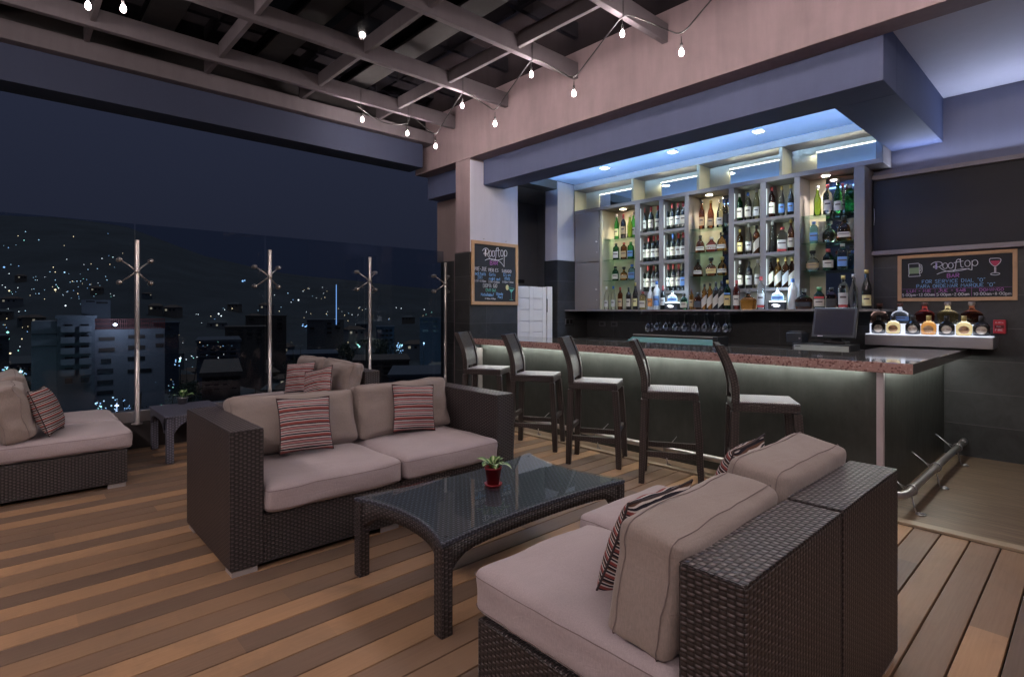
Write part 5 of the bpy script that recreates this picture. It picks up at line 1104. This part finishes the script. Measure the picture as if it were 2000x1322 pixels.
for px in cols:
    for d in ds: m.v.append(ground_pt(px, d, 0 if d < 1650 else -60))
nd = len(ds)
for i in range(len(cols) - 1):
    for j in range(nd - 1): m.face([i * nd + j, (i + 1) * nd + j, (i + 1) * nd + j + 1, i * nd + j + 1], None, 0, True)
struct('hillside', m, plain('night hillside', (.042, .05, .062), .95, var=.7, scale=.012))
struct('city_ground', bx(-7000, 4000, -4000, 9000, GZ - 3, GZ - 1), plain('city ground', (.03, .033, .036), .95, scale=.05))
# hillside and street lights far below: nobody could count them
LC = [emit('city light cyan', (.55, .85, 1.0), 1.2), emit('city light white', (.95, .97, .90), 1.9), emit('city light warm', (1.0, .72, .38), 2.0), emit('city light green', (.40, 1.0, .75), 2.0), emit('city light dim blue', (.30, .55, .90), 1.3)]
rnd = random.Random(21); CL = MB()
def blob(p, r, mat):
    b = len(CL.v)
    for q in ((1, 0, 0), (-1, 0, 0), (0, 1, 0), (0, -1, 0), (0, 0, 1), (0, 0, -1)): CL.v.append(p + Vector(q) * r)
    for f in ((0, 2, 4), (2, 1, 4), (1, 3, 4), (3, 0, 4), (2, 0, 5), (1, 2, 5), (3, 1, 5), (0, 3, 5)): CL.face([b + i for i in f], None, mat)
def at_px(px, py):
    """point on the terrain seen at the picture position"""
    d = 90.0
    while d < FAR:
        z = EYE + (607 - py) / f_ * d
        if terr(px, d) + 3 >= z: return ground_pt(px, d, 4), d
        d *= 1.03
    return ground_pt(px, FAR, 3), FAR
DM = [1e9]
def light_px(px, py, size, mat):
    p, d = at_px(px, py); d = min(d, DM[0]); r = px2dir(px, py); p = Vector((0, 0, EYE)) + r * (d * .985); blob(p, size * d / f_, mat)
def cluster(n, x0, x1, y0, y1, w=(4, 4, 5, 1, 4), s=(.45, 1.05)):
    for _ in range(int(n * .72 + .5)):
        k = rnd.choices(range(5), w)[0]; light_px(rnd.uniform(x0, x1), y0 + (y1 - y0) * rnd.random(), rnd.uniform(*s) * .85, k)
cluster(10, 60, 240, 560, 640, (2, 3, 5, 0, 2)); cluster(9, 5, 60, 448, 485); cluster(6, 60, 230, 440, 480); cluster(70, 0, 225, 515, 580, (7, 5, 2, 1, 3)); cluster(34, 60, 215, 545, 600, (5, 4, 3, 1, 3)); cluster(24, 0, 60, 560, 640, (4, 3, 4, 1, 2))
cluster(8, 130, 240, 490, 515); cluster(12, 0, 60, 640, 740, (4, 2, 4, 2, 3), (.7, 1.5))
cluster(24, 520, 660, 560, 600, (1, 6, 5, 0, 1)); cluster(30, 480, 720, 596, 640, (2, 5, 6, 0, 2)); cluster(14, 640, 720, 600, 640, (2, 3, 7, 0, 1)); cluster(12, 750, 860, 585, 625, (1, 4, 6, 1, 1)); cluster(14, 340, 520, 600, 640, (2, 3, 4, 0, 3)); cluster(18, 340, 460, 665, 720, (3, 3, 3, 1, 4), (.5, 1.0))
cluster(16, 600, 700, 662, 690, (2, 2, 3, 4, 3), (.5, 1.1)); cluster(10, 450, 600, 640, 700, (1, 2, 4, 1, 2))
for x, y, s, k in ((18, 568, 1.5, 2), (108, 566, 1.9, 2), (30, 584, 1.6, 2), (126, 532, 1.5, 0), (128, 597, 1.5, 1), (8, 522, 1.8, 4), (15, 649, 2.2, 3), (20, 690, 1.8, 2), (427, 613, 1.6, 1), (432, 617, 1.2, 1), (492, 615, 2.2, 4), (497, 616, 1.4, 0), (337, 650, 1.6, 2), (349, 654, 1.2, 2), (545, 619, 1.7, 2), (583, 586, 1.6, 1), (474, 549, 2.0, 4), (478, 548, 1.4, 4), (648, 681, 1.6, 2), (706, 650, 1.5, 2), (804, 690, 1.8, 2), (724, 672, 1.8, 2), (484, 687, 1.7, 2), (431, 681, 1.7, 2)): light_px(x, y, s, k)
def glow_area(n, x0, x1, y0, y1, k=(3, 0, 0, 1, 4)): cluster(n, x0, x1, y0, y1, k, (.8, 2.0))
glow_area(26, 770, 798, 668, 690); glow_area(26, 808, 846, 664, 682); glow_area(12, 838, 852, 730, 736, (2, 0, 0, 0, 3)); glow_area(10, 805, 830, 735, 742, (2, 0, 0, 0, 3)); glow_area(16, 618, 664, 668, 674, (1, 0, 0, 5, 1)); DM[0] = 74; glow_area(10, 336, 352, 702, 716); glow_area(18, 4, 18, 715, 734); glow_area(10, 36, 52, 724, 732, (3, 1, 0, 2, 2)); cluster(26, 350, 455, 668, 722, (3, 3, 3, 1, 4), (.5, 1.0)); DM[0] = 1e9; glow_area(12, 590, 610, 632, 638, (1, 0, 0, 0, 6)); glow_area(8, 645, 657, 630, 637, (2, 1, 0, 0, 5)); glow_area(8, 695, 703, 672, 678, (0, 0, 0, 6, 0))
DM[0] = 60; glow_area(38, 185, 256, 776, 802, (3, 0, 0, 1, 5)); cluster(14, 300, 340, 740, 800, (3, 2, 1, 1, 4), (.5, 1)); DM[0] = 1e9; glow_area(10, 550, 640, 765, 775, (1, 0, 0, 0, 3))
o = CL.build('city_lights', LC); o['kind'] = 'stuff'; o['label'] = 'scattered town lights twinkling over the hillside'
# ---- pale apartment block seen through the first glass sheets
def frame_at(px, d, rz=None):
    r = px2dir(px, 607); p = Vector((r.x * d, r.y * d, 0)); ang = math.atan2(r.y, r.x) - PI / 2 if rz is None else rz
    return p, ang
CONC = wall_paint('pale block concrete', (.20, .21, .25), .08); CONC2 = wall_paint('blue grey block render', (.15, .165, .20), .08); WIND = plain('dark window band', (.016, .016, .02), .3); WINB = plain('brown window band', (.075, .055, .05), .5)
def zpx(py, d): return EYE + (607 - py) / f_ * d
def block(name, label, d, x0, x1, ytop, depth, mat, windows, cat='building', extra=None, group=None, parapet=True):
    p, ang = frame_at((x0 + x1) / 2, d); base = GZ
    t = thing(name, label, cat, (p.x, p.y, base), ang, group)
    wd = (x1 - x0) / f_ * d * math.cos(math.atan(((x0 + x1) / 2 - 1000) / f_)) * 1.0
    hd = d / math.cos(0)
    H_ = zpx(ytop, d) - base
    bx(-wd / 2, wd / 2, 0, depth, 0, H_).build('wall', mat, t)
    if parapet: bx(-wd / 2 - .25, wd / 2 + .25, -.25, depth + .25, H_, H_ + .5).build('roof', mat, t)
    for (u0, u1, ya, yb, wm) in windows:
        za, zb = zpx(yb, d) - base, zpx(ya, d) - base; xa, xb = -wd / 2 + wd * u0, -wd / 2 + wd * u1
        w0 = bx(xa, xb, -.12, -.01, za, zb).build('window', wm, t); 
        bx(xa - .2, xb + .2, -.35, -.005, za - .3, za).build('sill', mat, w0)
    return t, wd, H_
wn = []
for k in range(6):
    y = 633 + k * 21 - 0; wn += [(.20 + .0, .40, y, y + 10, WIND), (.62, .84, y, y + 10, WIND)]
wl = [(.06, .28, 0, 0, 0)]
t1, w1, h1 = block('apartment_block', 'pale blue apartment block with balconies and red roof rail beyond the glass', 96, 112, 186, 622, 16, CONC2, [(a, b, y, y2, m_) for a, b, y, y2, m_ in wn])
# left slab and right wing as parts of the same block
def wing(t, d, cx0, x0, x1, ytop, depth, mat, windows, name='wing', back=0):
    k = d / f_ * math.cos(math.atan((cx0 - 1000) / f_)); a0, a1 = (x0 - cx0) * k, (x1 - cx0) * k; H_ = zpx(ytop, d) - GZ
    w_ = bx(a0, a1, back, back + depth, 0, H_).build(name, mat, t)
    for (u0, u1, ya, yb, wm) in windows:
        za, zb = zpx(yb, d) - GZ, zpx(ya, d) - GZ; xa, xb = a0 + (a1 - a0) * u0, a0 + (a1 - a0) * u1
        bx(xa, xb, back - .12, back - .01, za, zb).build('window', wm, w_)
    return a0, a1, H_
wing(t1, 96, 149, 64, 111.5, 627, 14, CONC, [(.0, 1.0, y, y + .8, WIND) for y in (651, 674)], back=.4)
a0, a1, H2 = wing(t1, 96, 149, 186.5, 338, 645, 15, CONC, [(.05, .27, 660, 667, WINB), (.46, .70, 657, 664, WINB), (.86, .98, 656, 664, WINB), (.05, .27, 682, 690, WINB), (.46, .70, 679, 687, WINB), (.86, .98, 676, 684, WINB), (.08, .22, 704, 713, WIND), (.45, .7, 702, 710, WIND), (.03, .25, 724, 733, WIND), (.03, .25, 747, 756, WIND), (.03, .25, 768, 776, WIND), (.45, .8, 728, 736, WIND)], back=1.0)
wing(t1, 96, 149, 160, 222, 584, 8, CONC2, [(.15, .45, 586, 589, WIND), (.5, .9, 588, 592, WIND)], 'roof_tower', back=7)
m = MB(); k = 0
for i in range(38): x = a0 + (a1 - a0) * i / 37; m.box(x - .05, x + .05, 1.05, 1.15, H2, H2 + 1.9)
for z in (.2, 1.0, 1.8): m.box(a0, a1, 1.06, 1.14, H2 + z, H2 + z + .12)
m.build('roof_rail', plain('dark red rail', (.16, .035, .035), .6), t1)
m = MB()
for k_ in range(5): m.box(-w1 / 2 + .5, -w1 / 2 + w1 * .46, -1.3, -.02, zpx(648 + 21 * k_, 96) - GZ, zpx(648 + 21 * k_, 96) - GZ + 1.0)
for k_ in range(5): m.box(w1 / 2 - w1 * .42, w1 / 2 - .5, -1.3, -.02, zpx(648 + 21 * k_, 96) - GZ, zpx(648 + 21 * k_, 96) - GZ + 1.0)
m.build('balcony', CONC, t1)
q = MB().lathe([(0, 0), (.35, .3), (0, .6)], 8, (a0 + (a1 - a0) * .27, -.6, H2 + .6)).build('roof_lamp', emit('roof flood lamp', (.80, .90, 1), 9), t1)
lamp('POINT', (0, 0, 0), 520, (.78, .84, 1), None, .4); L_ = [o for o in C.objects][-1]; L_.parent = t1; L_.location = (a0 + (a1 - a0) * .27, -4, H2 + 2)
# lamps on poles light the street facades
def street_lamp(px, py, d, label, col, en):
    p = Vector((0, 0, EYE)) + px2dir(px, py) * d; t = thing('street_lamp', label, 'street lamp', (p.x, p.y, GZ), 0, 'street lamps below the terrace'); h = p.z - GZ
    MB().tube([(0, 0, 0), (0, 0, h + .3), (.5, 0, h + .6)], .12, 6).build('pole', STEEL2, t); MB().lathe([(0, -.1), (.24, 0), (0, .12)], 10, (0, 0, h)).build('lamp_head', emit('street lamp' + str(col), col, 8), t)
    l = lamp('POINT', (0, 0, 0), en, col, None, .4); l.parent = t; l.location = (-.2, 0, h - .8)
street_lamp(40, 726, 82, 'cyan street lamp low at the left below the block', (.55, 1, .95), 200); street_lamp(352, 700, 120, 'bluish street lamp right of the pale block', (.65, .82, 1), 400); street_lamp(228, 792, 70, 'blue lamp in the yard at the foot of the pale block', (.6, .76, 1), 300)
street_lamp(785, 674, 240, 'bright blue yard light left of the far palm', (.45, .8, 1), 2500); street_lamp(828, 670, 230, 'bright blue yard light nearest the tiled end wall', (.45, .8, 1), 2500); street_lamp(724, 668, 260, 'warm lamp right of the third pole', (1, .8, .5), 900)
# other buildings
rb = random.Random(5)
BM_ = [wall_paint('dark render', (.09, .10, .13), .3), wall_paint('brown render', (.10, .085, .08), .3), wall_paint('slate render', (.07, .09, .13), .3)]
for i, (d, x0, x1, yt, lab) in enumerate([(150, -120, 20, 660, 'dark apartment block at the left edge beyond the glass'), (60, 395, 470, 735, 'low flat roofed building behind the far side table'), (190, 300, 350, 632, 'dark narrow block just right of the pale apartment block'), (120, 385, 470, 668, 'low dark building with a long roof between the first two poles'),
   (210, 440, 520, 640, 'dark block left of the second pole'), (160, 560, 660, 694, 'wide low shed right of the second pole'), (260, 600, 672, 626, 'dark distant block with blue neon line'), (140, 690, 800, 706, 'low warehouse below the blue yard lights'), (230, 735, 770, 640, 'dark tower block right of the third pole'), (110, 760, 900, 735, 'pale roofed warehouse under the third glass sheet'), (300, 480, 560, 618, 'far dark block beside the second pole'), (280, 820, 900, 622, 'far dark block before the tiled end wall')]):
    wins = []
    for r in range(3):
        for c in range(4):
            if rb.random() < .75: wins.append((.08 + c * .23, .2 + c * .23, yt + 4 + r * 9, yt + 8 + r * 9, WIND))
    tt, ww, hh = block('town_building', lab, d, x0, x1, yt, 18, BM_[i % 3], wins, group='dark town buildings beyond the glass')
    if i == 6: bx(ww * .28, ww * .28 + .36, -.5, -.13, hh - zpx(600, d) + zpx(600, d) - 2, hh + zpx(556, d) - zpx(yt, d)).build('neon_line', emit('blue neon', (.25, .50, 1), .7), tt)
# small houses climbing the hillside
HM = [plain('house wall pale', (.24, .24, .26), .8), plain('house wall ochre', (.20, .165, .14), .8), plain('house wall grey', (.13, .15, .18), .8)]; RM = [plain('roof rust', (.10, .07, .06), .8), plain('roof grey', (.075, .085, .10), .8)]
rh = random.Random(11); protos = []
for k in range(6):
    t = thing('town_house', 'small dim house on the hillside among the town lights', 'house', (0, 0, GZ), 0, 'small houses on the dark hillside')
    w_, d_, h_ = rh.uniform(8, 15), rh.uniform(7, 10), rh.uniform(3.5, 9)
    o_ = bx(-w_ / 2, w_ / 2, 0, d_, -8, h_).build('wall', HM[k % 3], t)
    m = MB(); e = .5; b = [(-w_ / 2 - e, -e, h_ + .02), (w_ / 2 + e, -e, h_ + .02), (w_ / 2 + e, d_ + e, h_ + .02), (-w_ / 2 - e, d_ + e, h_ + .02), (-w_ / 2 * .6, d_ / 2, h_ + 2), (w_ / 2 * .6, d_ / 2, h_ + 2)]; m.v = [Vector(q) for q in b]
    for f in ((0, 1, 5, 4), (1, 2, 5), (2, 3, 4, 5), (3, 0, 4), (3, 2, 1, 0)): m.face(f)
    m.build('roof', RM[k % 2], t)
    for q in range(3): bx(-w_ / 2 + w_ * (.12 + .3 * q), -w_ / 2 + w_ * (.12 + .3 * q) + 1.3, -.1, -.01, h_ - 2.4, h_ - 1.1).build('window', emit('faint window', (1, .78, .5), .22) if (k + q) % 4 == 0 else WIND, t)
    protos.append(t)
for k in range(110):
    px_ = rh.uniform(-30, 880); d = rh.choice((rh.uniform(130, 300), rh.uniform(200, 650))); o = protos[k] if k < 6 else copy_tree(protos[k % 6])
    g = ground_pt(px_, d); r = px2dir(px_, 607); o.location = (g.x, g.y, g.z); o.rotation_euler = (0, 0, math.atan2(r.y, r.x) - PI / 2 + rh.uniform(-.5, .5)); s_ = rh.uniform(.8, 1.4); o.scale = (s_, s_, s_)
# trees
def tree(px, d, ytop, wpx, label, seed, palm=False):
    rr = random.Random(seed); r = px2dir(px, 607); x, y = r.x * d, r.y * d; top = zpx(ytop, d); H_ = top - GZ; W2 = wpx / f_ * d / 2
    t = thing('palm_tree' if palm else 'tree', label, 'tree', (x, y, GZ), 0, 'dark trees below the terrace')
    m = MB(); m.tube([(0, 0, 0), (rr.uniform(-.4, .4), 0, H_ * .5), (0, 0, H_ * (.95 if palm else .8))], .35, 7, r1=.14)
    if not palm:
        for k in range(6): a = rr.uniform(0, 6.28); m.tube([(0, 0, H_ * .55), (math.cos(a) * W2 * .6, math.sin(a) * W2 * .6, H_ * rr.uniform(.65, .9))], .14, 5, r1=.04)
    m.build('trunk', plain('night bark', (.03, .025, .02), .9), t)
    m = MB()
    if palm:
        for k in range(16):
            a = 2 * PI * k / 16 + rr.uniform(-.1, .1); P = []; el = rr.uniform(.0, .9)
            for i in range(8): q = i / 7; P.append(Vector((math.cos(a) * W2 * q, math.sin(a) * W2 * q, H_ * .95 + math.sin(el) * W2 * q - W2 * .9 * q * q)))
            sd = Vector((-math.sin(a), math.cos(a), 0))
            for i in range(7):
                for s_ in (-1, 1):
                    for u in (0, .5):
                        p = P[i].lerp(P[i + 1], u); b = len(m.v); m.v += [p, p + Vector((0, 0, .12)), p + sd * s_ * W2 * .22 * (1 - .5 * i / 7) + (P[i + 1] - P[i]) * .7 - Vector((0, 0, W2 * .12))]; m.face([b, b + 1, b + 2])
    else:
        cl = [(rr.uniform(-1, 1) * W2 * .75, rr.uniform(-1, 1) * W2 * .75, H_ * .72 + rr.uniform(-.9, 1) * W2 * .5, rr.uniform(.25, .5) * W2) for _ in range(22)]
        for _ in range(2600):
            c = rr.choice(cl); v = Vector((rr.gauss(0, 1), rr.gauss(0, 1), rr.gauss(0, 1))).normalized() * c[3] * rr.uniform(.55, 1.1); p = Vector(c[:3]) + v; s_ = rr.uniform(.12, .32) * (W2 / 6) ** .5
            a = Vector((rr.uniform(-1, 1), rr.uniform(-1, 1), rr.uniform(-1, 1))).normalized(); b2 = a.cross(Vector((rr.uniform(-1, 1), rr.uniform(-1, 1), .3))).normalized(); b = len(m.v)
            m.v += [p - a * s_, p + b2 * s_ * .6, p + a * s_, p - b2 * s_ * .6]; m.face([b, b + 1, b + 2, b + 3])
    m.build('crown', plain('night foliage', (.05, .07, .05), .7), t)
tree(265, 62, 688, 95, 'dark bushy tree in front of the pale block, left of the first pole base', 1); tree(318, 66, 702, 90, 'dark tree behind the side table', 2); tree(365, 90, 668, 60, 'dark tree right of the pale block', 3); tree(492, 55, 690, 70, 'dark round tree left of the second pole', 4)
tree(590, 120, 648, 60, 'dark tree between the second and third pole', 5); tree(716, 110, 652, 46, 'palm silhouette beside the third pole', 6, True); tree(15, 100, 655, 70, 'dark tree at the far left above the daybed', 7); tree(755, 170, 628, 60, 'dark tree right of the third pole', 8); tree(680, 190, 645, 50, 'dark tree left of the third pole', 9)
